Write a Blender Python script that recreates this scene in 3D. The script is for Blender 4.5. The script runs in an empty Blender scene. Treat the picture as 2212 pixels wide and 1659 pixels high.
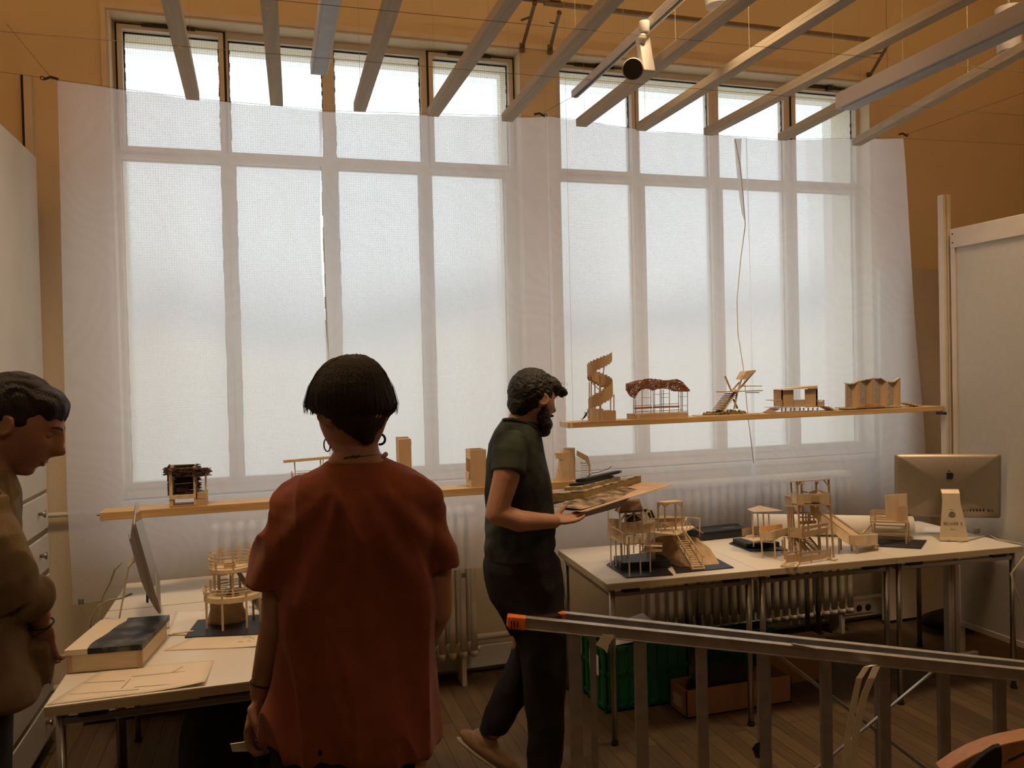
import bpy, bmesh, math, random
import numpy as np
from mathutils import Vector, Matrix, noise
random.seed(7)
scene = bpy.context.scene
C = scene.collection

# ------------------------------------------------------------ camera
FPX = 1759.8
YAW, PITCH, ROLL = 0.29428494, -0.01653607, -0.02393507
CAM = Vector((0, 0, 1.70))
cy, sy = math.cos(YAW), math.sin(YAW)
FW = Vector((sy*math.cos(PITCH), cy*math.cos(PITCH), math.sin(PITCH)))
R0 = Vector((cy, -sy, 0)); U0 = R0.cross(FW)
RT = R0*math.cos(ROLL) + U0*math.sin(ROLL)
UP = -R0*math.sin(ROLL) + U0*math.cos(ROLL)
cam = bpy.data.cameras.new('camera'); cam_o = bpy.data.objects.new('camera', cam); C.objects.link(cam_o)
cam.sensor_width = 36; cam.lens = FPX/2212*36; cam.clip_start = .05; cam.clip_end = 200
cam_o.matrix_world = Matrix(((RT.x, UP.x, -FW.x, 0), (RT.y, UP.y, -FW.y, 0), (RT.z, UP.z, -FW.z, 1.70), (0, 0, 0, 1)))
scene.camera = cam_o

def ray(px, py): return FW + RT*((px-1106)/FPX) - UP*((py-829.5)/FPX)
def at(px, py, Y):
    d = ray(px, py); return CAM + d*((Y-CAM.y)/d.y)
def atz(px, py, z):
    d = ray(px, py); return CAM + d*((z-CAM.z)/d.z)

# ------------------------------------------------------------ sky, lamps, exposure
w = bpy.data.worlds.new('overcast_sky'); scene.world = w; w.use_nodes = True
nt = w.node_tree; nt.nodes.clear()
tc = nt.nodes.new('ShaderNodeTexCoord'); sep = nt.nodes.new('ShaderNodeSeparateXYZ'); nt.links.new(tc.outputs['Generated'], sep.inputs[0])
nz = nt.nodes.new('ShaderNodeTexNoise'); nz.inputs['Scale'].default_value = 3.0; nz.inputs['Detail'].default_value = 1.5
nt.links.new(tc.outputs['Generated'], nz.inputs['Vector'])
ma = nt.nodes.new('ShaderNodeMath'); ma.operation = 'MULTIPLY_ADD'; ma.inputs[1].default_value = .22; 
nt.links.new(nz.outputs[0], ma.inputs[0]); nt.links.new(sep.outputs[2], ma.inputs[2])
cr = nt.nodes.new('ShaderNodeValToRGB'); e = cr.color_ramp.elements
e[0].position = 0.0; e[0].color = (.50, .48, .41, 1)
e[1].position = 0.135; e[1].color = (.55, .52, .43, 1)
for p, c in ((.178, (.34, .37, .40, 1)), (.235, (.80, .84, .87, 1)), (.45, (1.0, 1.06, 1.10, 1)), (1, (1.1, 1.2, 1.28, 1))):
    q = e.new(p); q.color = c
nt.links.new(ma.outputs[0], cr.inputs[0])
bg = nt.nodes.new('ShaderNodeBackground'); bg.inputs[1].default_value = 1.85
out = nt.nodes.new('ShaderNodeOutputWorld'); nt.links.new(cr.outputs[0], bg.inputs[0]); nt.links.new(bg.outputs[0], out.inputs[0])

def area(name, loc, target, sx, syy, power, col, portal=False):
    l = bpy.data.lights.new(name, 'AREA'); l.shape = 'RECTANGLE'; l.size = sx; l.size_y = syy
    l.energy = power; l.color = col
    o = bpy.data.objects.new(name, l); C.objects.link(o); o.location = loc
    d = Vector(target)-Vector(loc); o.rotation_euler = d.to_track_quat('-Z', 'Y').to_euler()
    if portal: l.cycles.is_portal = True
    return o
area('window_daylight', (.38, 4.95, 2.32), (.38, 0, 2.32), 2.3, 2.6, 1, (1, 1, 1), True)
area('window_daylight', (2.78, 4.95, 2.32), (2.78, 0, 2.32), 2.4, 2.6, 1, (1, 1, 1), True)
WARM = (1.0, .47, .13)
for wx, wy in ((-1.3, 2.4), (1.4, 2.3), (4.2, 2.2)):
    area('ceiling_uplight', (wx, wy, 3.72), (wx, wy+.25, 5), 1.6, .25, 17, WARM)
DOWN = (1.0, .72, .44)
for wx, tx, pw in ((-.5, -.2, 150), (1.6, 1.75, 165), (3.3, 2.9, 165)):
    l = bpy.data.lights.new('ceiling_spot', 'SPOT'); l.energy = pw; l.color = DOWN; l.spot_size = math.radians(84); l.spot_blend = .9; l.shadow_soft_size = .22
    o = bpy.data.objects.new('ceiling_spot', l); C.objects.link(o); o.location = (wx, 2.7, 3.95)
    o.rotation_euler = (Vector((tx, 3.35, .75))-Vector((wx, 2.7, 3.95))).to_track_quat('-Z', 'Y').to_euler()
area('rear_fill_light', (1.2, -1.6, 4.1), (1.2, -1.2, 0), 1.4, .6, 15, (1.0, .70, .42))  # unseen soft fill added behind the camera to lift the dark backs
scene.view_settings.view_transform = 'Standard'; scene.view_settings.look = 'None'
scene.view_settings.exposure = 0.0; scene.view_settings.gamma = 1
scene.view_settings.use_curve_mapping = False

# ------------------------------------------------------------ materials
MATS = {}
def node(nt, t, **kw):
    n = nt.nodes.new(t)
    for k, v in kw.items():
        if k in n.inputs: n.inputs[k].default_value = v
        else: setattr(n, k, v)
    return n
def mat(name, col, rough=.6, metal=0, var=.12, scale=12, stretch=(1, 1, 1), bump=0.0, bscale=None, col2=None, spec=.4, detail=4, trans=0, coat=0, sheen=0, contrast=(.3, .7)):
    if name in MATS: return MATS[name]
    m = bpy.data.materials.new(name); m.use_nodes = True; nt = m.node_tree; b = nt.nodes['Principled BSDF']
    tc = node(nt, 'ShaderNodeTexCoord'); mp = node(nt, 'ShaderNodeMapping'); mp.inputs['Scale'].default_value = stretch
    nt.links.new(tc.outputs['Object'], mp.inputs[0])
    n = node(nt, 'ShaderNodeTexNoise', Scale=scale, Detail=detail); nt.links.new(mp.outputs[0], n.inputs['Vector'])
    r = node(nt, 'ShaderNodeValToRGB'); r.color_ramp.elements[0].position = contrast[0]; r.color_ramp.elements[1].position = contrast[1]
    c2 = col2 or tuple(min(1, c*(1+var)) for c in col); c1 = col if col2 else tuple(c*(1-var) for c in col)
    r.color_ramp.elements[0].color = (*c1, 1); r.color_ramp.elements[1].color = (*c2, 1)
    nt.links.new(n.outputs[0], r.inputs[0]); nt.links.new(r.outputs[0], b.inputs['Base Color'])
    b.inputs['Roughness'].default_value = rough; b.inputs['Metallic'].default_value = metal
    b.inputs['Specular IOR Level'].default_value = spec
    if sheen: b.inputs['Sheen Weight'].default_value = sheen
    if bump:
        n2 = node(nt, 'ShaderNodeTexNoise', Scale=bscale or scale*4, Detail=3); nt.links.new(mp.outputs[0], n2.inputs['Vector'])
        bp = node(nt, 'ShaderNodeBump', Strength=bump, Distance=.01); nt.links.new(n2.outputs[0], bp.inputs['Height']); nt.links.new(bp.outputs[0], b.inputs['Normal'])
    MATS[name] = m; return m

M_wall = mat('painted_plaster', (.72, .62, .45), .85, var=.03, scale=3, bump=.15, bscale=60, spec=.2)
M_wallf = mat('low_bounce_rear_wall', (.16, .13, .10), .9, var=.05, scale=2)  # unseen wall, coloured dark to weaken light bounced onto the backs
M_ceil = mat('ceiling_paint', (.80, .74, .62), .9, var=.02, scale=2, spec=.2)
M_frame = mat('cream_window_paint', (.70, .64, .55), .5, var=.05, scale=9, bump=.1)
M_seal = mat('black_joint', (.03, .028, .025), .8)
M_lam = mat('white_tabletop', (.74, .69, .60), .38, var=.03, scale=5)
M_edge = mat('beech_edge', (.50, .40, .25), .5, var=.1, scale=14, stretch=(.2, 6, 6))
M_chrome = mat('chrome_tube', (.36, .34, .31), .3, metal=1, var=.06)
M_alu = mat('ladder_aluminium', (.50, .48, .45), .42, metal=.75, var=.14, scale=18, bump=.1)
M_alu2 = mat('worn_aluminium', (.34, .32, .30), .48, metal=.7, var=.15, scale=18)
M_orange = mat('orange_plastic', (.75, .17, .03), .5, var=.15, scale=60)
M_batten = mat('spruce_batten', (.46, .39, .28), .7, var=.14, scale=5, stretch=(8, .5, 8), detail=6, bump=.1)
M_shelf = mat('pine_shelf', (.58, .38, .17), .55, var=.22, scale=5, stretch=(.5, 9, 9), detail=6)
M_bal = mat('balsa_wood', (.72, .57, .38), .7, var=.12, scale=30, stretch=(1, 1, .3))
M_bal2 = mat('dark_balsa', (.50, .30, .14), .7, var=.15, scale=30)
M_thatch = mat('dark_thatch', (.22, .12, .06), .85, var=.35, scale=60)
M_box = mat('pale_plywood', (.72, .59, .40), .6, var=.08, scale=9, stretch=(1, 1, 5))
M_ply = mat('thin_plywood', (.58, .41, .24), .65, var=.1, scale=14, stretch=(1, 1, .3))
M_card = mat('grey_model_card', (.52, .42, .33), .8, var=.05, scale=20)
M_twig = mat('dark_twigs', (.11, .062, .04), .8, var=.35, scale=50)
M_moss = mat('dry_moss', (.30, .22, .08), .95, var=.4, scale=60, bump=.6)
M_blk = mat('black_baseboard', (.018, .020, .026), .45, var=.2, scale=20)
M_blk2 = mat('black_fabric', (.016, .014, .013), .85, var=.3, scale=40, bump=.2)
M_rock = mat('kraft_paper_rock', (.46, .32, .18), .8, var=.22, scale=14, bump=.5, bscale=30)
M_paper = mat('white_paper', (.80, .76, .72), .8, var=.03, scale=8)
M_paper2 = mat('cream_paper', (.76, .66, .52), .8, var=.05, scale=6)
M_wire = mat('thin_wire', (.12, .09, .06), .6)
M_seam = mat('seam_thread', (.80, .74, .68), .8)
M_thread = mat('pale_thread', (.50, .45, .38), .7)
M_white = mat('white_enamel', (.66, .63, .57), .45, var=.04, scale=6)
M_lampw = mat('lamp_housing_grey', (.52, .49, .46), .45, var=.03)
M_rad = mat('radiator_enamel', (.66, .60, .50), .5, var=.05, scale=6)
M_panel = mat('partition_board', (.56, .53, .47), .75, var=.03, scale=30, spec=.2)
M_panfr = mat('partition_frame', (.66, .58, .48), .55, var=.04)
M_imac = mat('brushed_aluminium', (.34, .29, .23), .40, metal=.5, var=.04, scale=40)
M_stand = mat('lit_stand_aluminium', (.62, .52, .36), .45, metal=.25, var=.04, scale=40)  # same metal as the shell; reflected warm ceiling light put into the colour
M_screen = mat('screen_glass', (.10, .11, .11), .08, spec=.9, var=.02)
M_skin = mat('skin', (.46, .24, .155), .55, var=.10, scale=18, bump=.08, bscale=90, spec=.35)
M_hair = mat('dark_brown_hair', (.020, .013, .009), .55, var=.5, scale=30, stretch=(6, 6, .6), bump=.8, bscale=60, spec=.5)
M_hair2 = mat('black_hair', (.010, .008, .007), .6, var=.5, scale=45, bump=.9, bscale=70, spec=.45)
M_red = mat('rust_red_cotton', (.28, .080, .042), .9, var=.12, scale=25, bump=.07, bscale=260, spec=.15, sheen=.15)
M_green = mat('dark_green_cotton', (.018, .022, .017), .9, var=.2, scale=7, bump=.15, bscale=200, spec=.15, col2=(.065, .078, .064), contrast=(.4, .66))
M_khaki = mat('khaki_cotton', (.27, .20, .115), .9, var=.1, scale=18, bump=.08, bscale=200, spec=.15)
M_pants = mat('dark_trousers', (.020, .017, .017), .88, var=.2, scale=20, bump=.15, bscale=200, spec=.2)
M_pants2 = mat('dark_green_trousers', (.030, .034, .026), .9, var=.2, scale=20)
M_shoe = mat('tan_suede', (.34, .22, .13), .85, var=.15, scale=30)
M_sole = mat('pale_rubber', (.50, .42, .32), .7)
M_gcr = mat('green_crate_plastic', (.010, .12, .035), .5, var=.15, scale=10)
M_cardb = mat('brown_cardboard', (.33, .17, .075), .85, var=.1, scale=8)
M_redp = mat('red_socket', (.40, .02, .015), .5)
M_dark = mat('dark_metal', (.045, .04, .035), .5, metal=.3)
M_rail = mat('bronze_rail', (.17, .12, .07), .5, metal=.3)
M_tape = mat('masking_tape', (.62, .55, .42), .8, var=.08)
M_cable = mat('beige_cable', (.45, .38, .28), .6)
M_gold = mat('necklace_metal', (.30, .25, .17), .35, metal=.9)
M_sticks = mat('brown_willow', (.34, .15, .065), .8, var=.3, scale=40)

def floor_mat():
    m = bpy.data.materials.new('oak_floorboards'); m.use_nodes = True; nt = m.node_tree; b = nt.nodes['Principled BSDF']
    tc = node(nt, 'ShaderNodeTexCoord'); mp = node(nt, 'ShaderNodeMapping'); mp.inputs['Rotation'].default_value = (0, 0, math.pi/2)
    nt.links.new(tc.outputs['Object'], mp.inputs[0])
    br = node(nt, 'ShaderNodeTexBrick', Scale=1.0); br.inputs['Brick Width'].default_value = 1.1; br.inputs['Row Height'].default_value = .075
    br.inputs['Mortar Size'].default_value = .0018; br.inputs['Bias'].default_value = 0
    br.inputs['Color1'].default_value = (.105, .068, .036, 1); br.inputs['Color2'].default_value = (.17, .11, .058, 1); br.inputs['Mortar'].default_value = (.03, .02, .012, 1)
    nt.links.new(mp.outputs[0], br.inputs['Vector'])
    mp2 = node(nt, 'ShaderNodeMapping'); mp2.inputs['Scale'].default_value = (14, 1.2, 1); nt.links.new(tc.outputs['Object'], mp2.inputs[0])
    n = node(nt, 'ShaderNodeTexNoise', Scale=3.0, Detail=6.0); nt.links.new(mp2.outputs[0], n.inputs['Vector'])
    mx = node(nt, 'ShaderNodeMixRGB', blend_type='MULTIPLY'); mx.inputs[0].default_value = .6
    nt.links.new(br.outputs[0], mx.inputs[1]); nt.links.new(n.outputs[0], mx.inputs[2])
    nt.links.new(mx.outputs[0], b.inputs['Base Color']); b.inputs['Roughness'].default_value = .5
    bp = node(nt, 'ShaderNodeBump', Strength=.3, Distance=.005); nt.links.new(n.outputs[0], bp.inputs['Height']); nt.links.new(bp.outputs[0], b.inputs['Normal'])
    return m
M_floor = floor_mat()

def glass_mat():
    # cast glass with a small square relief: part clear, part scattering
    m = bpy.data.materials.new('gridded_cast_glass'); m.use_nodes = True; nt = m.node_tree; nt.nodes.clear()
    out = node(nt, 'ShaderNodeOutputMaterial')
    tc = node(nt, 'ShaderNodeTexCoord')
    sp = node(nt, 'ShaderNodeSeparateXYZ'); nt.links.new(tc.outputs['Object'], sp.inputs[0])
    def ripple(sock, per):
        a = node(nt, 'ShaderNodeMath', operation='MULTIPLY'); a.inputs[1].default_value = 2*math.pi/per; nt.links.new(sp.outputs[sock], a.inputs[0])
        s = node(nt, 'ShaderNodeMath', operation='SINE'); nt.links.new(a.outputs[0], s.inputs[0])
        p = node(nt, 'ShaderNodeMath', operation='ABSOLUTE'); nt.links.new(s.outputs[0], p.inputs[0])
        g = node(nt, 'ShaderNodeMath', operation='LESS_THAN'); g.inputs[1].default_value = .22; nt.links.new(p.outputs[0], g.inputs[0])
        return g
    gx, gz = ripple(0, .026), ripple(2, .026)
    mxx = node(nt, 'ShaderNodeMath', operation='MAXIMUM'); nt.links.new(gx.outputs[0], mxx.inputs[0]); nt.links.new(gz.outputs[0], mxx.inputs[1])
    tr = node(nt, 'ShaderNodeBsdfTransparent'); tr.inputs[0].default_value = (.95, .98, 1, 1)
    tl = node(nt, 'ShaderNodeBsdfTranslucent'); tl.inputs[0].default_value = (.93, .95, .94, 1)
    rf = node(nt, 'ShaderNodeBsdfRefraction', IOR=1.25, Roughness=.12); rf.inputs[0].default_value = (.95, .97, .98, 1)
    m1 = node(nt, 'ShaderNodeMixShader'); m1.inputs[0].default_value = .74; nt.links.new(tl.outputs[0], m1.inputs[1]); nt.links.new(rf.outputs[0], m1.inputs[2])
    fac = node(nt, 'ShaderNodeMath', operation='MULTIPLY_ADD'); fac.inputs[1].default_value = -.16; fac.inputs[2].default_value = .36; nt.links.new(mxx.outputs[0], fac.inputs[0])
    m2 = node(nt, 'ShaderNodeMixShader'); nt.links.new(fac.outputs[0], m2.inputs[0]); nt.links.new(m1.outputs[0], m2.inputs[1]); nt.links.new(tr.outputs[0], m2.inputs[2])
    # dark lines of the relief
    dk = node(nt, 'ShaderNodeBsdfDiffuse'); dk.inputs[0].default_value = (.35, .36, .36, 1)
    f3 = node(nt, 'ShaderNodeMath', operation='MULTIPLY'); f3.inputs[1].default_value = .22; nt.links.new(mxx.outputs[0], f3.inputs[0])
    m3 = node(nt, 'ShaderNodeMixShader'); nt.links.new(f3.outputs[0], m3.inputs[0]); nt.links.new(m2.outputs[0], m3.inputs[1]); nt.links.new(dk.outputs[0], m3.inputs[2])
    nt.links.new(m3.outputs[0], out.inputs[0]); return m
M_glass = glass_mat()

def sheer_mat():
    m = bpy.data.materials.new('sheer_white_fabric'); m.use_nodes = True; nt = m.node_tree; nt.nodes.clear()
    out = node(nt, 'ShaderNodeOutputMaterial'); tc = node(nt, 'ShaderNodeTexCoord')
    # moire of the weave: a warped stripe pattern
    n0 = node(nt, 'ShaderNodeTexNoise', Scale=1.6, Detail=1.0); nt.links.new(tc.outputs['Object'], n0.inputs['Vector'])
    ad = node(nt, 'ShaderNodeVectorMath', operation='MULTIPLY_ADD'); ad.inputs[1].default_value = (1.3, 1.3, 1.3)
    nt.links.new(n0.outputs['Color'], ad.inputs[0]); nt.links.new(tc.outputs['Object'], ad.inputs[2])
    wv = node(nt, 'ShaderNodeTexWave', Scale=4.2, Distortion=3.0, Detail=2.0, bands_direction='DIAGONAL'); nt.links.new(ad.outputs[0], wv.inputs['Vector'])
    n1 = node(nt, 'ShaderNodeTexNoise', Scale=130.0, Detail=2.0); nt.links.new(tc.outputs['Object'], n1.inputs['Vector'])
    n2 = node(nt, 'ShaderNodeTexNoise', Scale=3.0, Detail=2.0); nt.links.new(tc.outputs['Object'], n2.inputs['Vector'])
    f = node(nt, 'ShaderNodeMath', operation='MULTIPLY_ADD'); f.inputs[1].default_value = .022; f.inputs[2].default_value = .295; nt.links.new(wv.outputs['Fac'], f.inputs[0])
    g = node(nt, 'ShaderNodeMath', operation='MULTIPLY_ADD'); g.inputs[1].default_value = .07; nt.links.new(n1.outputs[0], g.inputs[0]); nt.links.new(f.outputs[0], g.inputs[2])
    h = node(nt, 'ShaderNodeMath', operation='MULTIPLY_ADD'); h.inputs[1].default_value = .05; nt.links.new(n2.outputs[0], h.inputs[0]); nt.links.new(g.outputs[0], h.inputs[2])
    df = node(nt, 'ShaderNodeBsdfDiffuse'); df.inputs[0].default_value = (.86, .85, .86, 1)
    tl = node(nt, 'ShaderNodeBsdfTranslucent'); tl.inputs[0].default_value = (.96, .94, .96, 1)
    tr = node(nt, 'ShaderNodeBsdfTransparent')
    m1 = node(nt, 'ShaderNodeMixShader'); m1.inputs[0].default_value = .72; nt.links.new(df.outputs[0], m1.inputs[1]); nt.links.new(tl.outputs[0], m1.inputs[2])
    m2 = node(nt, 'ShaderNodeMixShader'); nt.links.new(h.outputs[0], m2.inputs[0]); nt.links.new(m1.outputs[0], m2.inputs[1]); nt.links.new(tr.outputs[0], m2.inputs[2])
    nt.links.new(m2.outputs[0], out.inputs[0]); return m
M_sheer = sheer_mat()

# ------------------------------------------------------------ mesh helpers
class MB:
    def __init__(s): s.v = []; s.f = []
    def add(s, vs, fs):
        o = len(s.v); s.v += [Vector(v) for v in vs]; s.f += [tuple(i+o for i in f) for f in fs]; return s
    def box(s, c, d, rz=0, M=None):
        c = Vector(c); x, y, z = d[0]/2, d[1]/2, d[2]/2
        vs = [Vector(p) for p in ((-x, -y, -z), (x, -y, -z), (x, y, -z), (-x, y, -z), (-x, -y, z), (x, -y, z), (x, y, z), (-x, y, z))]
        if rz: 
            Rm = Matrix.Rotation(rz, 3, 'Z'); vs = [Rm@v for v in vs]
        if M is not None: vs = [M@v for v in vs]
        return s.add([v+c for v in vs], [(0, 3, 2, 1), (4, 5, 6, 7), (0, 1, 5, 4), (1, 2, 6, 5), (2, 3, 7, 6), (3, 0, 4, 7)])
    def bb(s, x0, x1, y0, y1, z0, z1): return s.box(((x0+x1)/2, (y0+y1)/2, (z0+z1)/2), (abs(x1-x0), abs(y1-y0), abs(z1-z0)))
    def bar(s, p, q, w_, h=None, up=(0, 0, 1)):
        p, q = Vector(p), Vector(q); h = h or w_; d = (q-p)
        if d.length < 1e-6: return s
        d.normalize(); up = Vector(up)
        if abs(d.dot(up)) > .98: up = Vector((0, 1, 0)) if abs(d.y) < .9 else Vector((1, 0, 0))
        a = d.cross(up).normalized(); b = a.cross(d).normalized(); a *= w_/2; b *= h/2
        vs = [p-a-b, p+a-b, p+a+b, p-a+b, q-a-b, q+a-b, q+a+b, q-a+b]
        return s.add(vs, [(0, 1, 2, 3), (7, 6, 5, 4), (0, 4, 5, 1), (1, 5, 6, 2), (2, 6, 7, 3), (3, 7, 4, 0)])
    def loft(s, rings, cap=True, closed=True):
        n = len(rings[0]); vs = [v for r in rings for v in r]; fs = []
        m = n if closed else n-1
        for i in range(len(rings)-1):
            for j in range(m):
                k = (j+1) % n; fs.append((i*n+j, i*n+k, (i+1)*n+k, (i+1)*n+j))
        if cap: fs.append(tuple(range(n-1, -1, -1))); fs.append(tuple((len(rings)-1)*n+j for j in range(n)))
        return s.add(vs, fs)
    def tube(s, pts, r, n=10, cap=True):
        pts = [Vector(p) for p in pts]; rs = r if isinstance(r, (list, tuple)) else [r]*len(pts)
        rings = []; a = None
        for i, p in enumerate(pts):
            d = (pts[min(i+1, len(pts)-1)]-pts[max(i-1, 0)]).normalized()
            if a is None: a = d.orthogonal().normalized()
            a = (a-d*a.dot(d)).normalized(); b = d.cross(a)
            rings.append([p+(a*math.cos(t)+b*math.sin(t))*rs[i] for t in [2*math.pi*k/n for k in range(n)]])
        return s.loft(rings, cap)
    def torus(s, c, R, r, normal=(0, 0, 1), n=28, m=8, a0=0, a1=2*math.pi):
        c = Vector(c); N = Vector(normal).normalized(); u = N.orthogonal().normalized(); v = N.cross(u)
        full = abs(a1-a0-2*math.pi) < 1e-3; k = n if full else n+1
        rings = []
        for i in range(k):
            t = a0+(a1-a0)*i/n; d = u*math.cos(t)+v*math.sin(t)
            rings.append([c+d*(R+r*math.cos(p))+N*(r*math.sin(p)) for p in [2*math.pi*j/m for j in range(m)]])
        if full: rings.append(rings[0])
        return s.loft(rings, not full)
    def prism(s, poly, vec):
        vec = Vector(vec); poly = [Vector(p) for p in poly]; n = len(poly)
        fs = [tuple(range(n-1, -1, -1)), tuple(range(n, 2*n))]+[(i, (i+1) % n, (i+1) % n+n, i+n) for i in range(n)]
        return s.add(poly+[p+vec for p in poly], fs)
    def grid(s, fn, nu, nv):
        vs = [fn(i/nu, j/nv) for j in range(nv+1) for i in range(nu+1)]
        fs = [(j*(nu+1)+i, j*(nu+1)+i+1, (j+1)*(nu+1)+i+1, (j+1)*(nu+1)+i) for j in range(nv) for i in range(nu)]
        return s.add(vs, fs)
    def ell(s, c, r, M=None, nu=20, nv=12):
        c = Vector(c); vs = []; fs = []
        for j in range(nv+1):
            p = math.pi*j/nv
            for i in range(nu):
                t = 2*math.pi*i/nu; v = Vector((r[0]*math.sin(p)*math.cos(t), r[1]*math.sin(p)*math.sin(t), r[2]*math.cos(p)))
                vs.append(c+(M@v if M is not None else v))
        for j in range(nv):
            for i in range(nu):
                k = (i+1) % nu; fs.append((j*nu+i, (j+1)*nu+i, (j+1)*nu+k, j*nu+k))
        return s.add(vs, fs)
    def xf(s, M):
        s.v = [M@v for v in s.v]; return s
    def build(s, name, m, parent=None, smooth=False, bevel=0, solid=0, sub=0, loc=None):
        base = Vector((0, 0, 0))
        if parent is not None: base = parent['_o'] if False else ORG[parent.name]
        elif loc is not None: base = Vector(loc)
        else:
            lo = [min(v[i] for v in s.v) for i in range(3)]; hi = [max(v[i] for v in s.v) for i in range(3)]
            base = Vector(((lo[0]+hi[0])/2, (lo[1]+hi[1])/2, lo[2]))
        me = bpy.data.meshes.new(name); me.from_pydata([tuple(v-base) for v in s.v], [], s.f)
        bm = bmesh.new(); bm.from_mesh(me); bmesh.ops.remove_doubles(bm, verts=bm.verts, dist=1e-6)
        bmesh.ops.recalc_face_normals(bm, faces=bm.faces); bm.to_mesh(me); bm.free()
        me.materials.append(m)
        if smooth:
            for p in me.polygons: p.use_smooth = True
        o = bpy.data.objects.new(name, me); C.objects.link(o)
        if parent is not None: o.parent = parent
        else: o.location = base
        ORG[o.name] = base
        if solid: md = o.modifiers.new('thickness', 'SOLIDIFY'); md.thickness = solid; md.offset = 0
        if bevel:
            md = o.modifiers.new('bevel', 'BEVEL'); md.width = bevel; md.segments = 2; md.limit_method = 'ANGLE'
        if sub: md = o.modifiers.new('subdivision', 'SUBSURF'); md.levels = sub; md.render_levels = sub
        return o
ORG = {}
def tag(o, label=None, cat=None, group=None, kind=None):
    if label: o['label'] = label
    if cat: o['category'] = cat
    if group: o['group'] = group
    if kind: o['kind'] = kind
    return o
def thing(name, loc, label=None, cat=None, group=None, kind=None):
    o = bpy.data.objects.new(name, None); C.objects.link(o); o.location = loc; o.empty_display_size = .05
    ORG[o.name] = Vector(loc); return tag(o, label, cat, group, kind)
def struct(mb, name, m, **k):
    o = mb.build(name, m, **k); o['kind'] = 'structure'; return o
def copy_tree(o, delta, parent=None):
    c = o.copy(); C.objects.link(c)
    ORG[c.name] = ORG[o.name]+Vector(delta)
    if parent is None: c.location = o.location+Vector(delta)
    else: c.parent = parent
    for ch in list(o.children): copy_tree(ch, delta, c)
    return c
# ------------------------------------------------------------ room shell
XL, XR, YB, YF, ZC = -2.6, 5.4, 4.5, -4.5, 4.3
YO = 4.98
struct(MB().bb(XL, XR, YF, YO, -.12, 0), 'floor', M_floor, loc=(0, 0, 0))
struct(MB().bb(XL, XR, YF, YO, ZC, ZC+.12), 'ceiling', M_ceil)
struct(MB().bb(XL-.12, XL, YF, YO, 0, ZC), 'wall_left', M_wall)
struct(MB().bb(XR, XR+.12, YF, YO, 0, ZC), 'wall_right', M_wall)
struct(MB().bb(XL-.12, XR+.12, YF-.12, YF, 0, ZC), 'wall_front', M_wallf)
WIN = [(-.70, 1.455), (1.675, 3.885)]
ZS, ZT = 1.09, 3.545
wb = MB()
wb.bb(XL, WIN[0][0], YB, YO, 0, ZC); wb.bb(WIN[0][1], WIN[1][0], YB, YO, 0, ZC); wb.bb(WIN[1][1], XR, YB, YO, 0, ZC)
for a, b in WIN: wb.bb(a, b, YB, YO, 0, ZS); wb.bb(a, b, YB, YO, ZT, ZC)
struct(wb, 'wall_back', M_wall)
tr = MB().bb(-.735, 3.93, YB-.012, YB+.002, ZT+.012, ZT+.038)
tr.bb(-.735, -.712, YB-.012, YB+.002, ZS, ZT+.012)
struct(tr, 'trim_1', M_frame)
struct(MB().bb(-.76, 1.50, YB-.012, YB+.08, ZS-.035, ZS).bb(1.64, 3.94, YB-.012, YB+.08, ZS-.035, ZS), 'trim_2', M_frame, bevel=.006)
t3 = MB().bb(-1.079, -1.045, YB-.03, YB+.001, 2.6, 3.19)
struct(t3, 'trim_3', M_white); 
struct(MB().bb(-1.092, -1.08, YB-.02, YB+.001, 2.6, 3.19), 'trim_4', M_seal)
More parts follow.
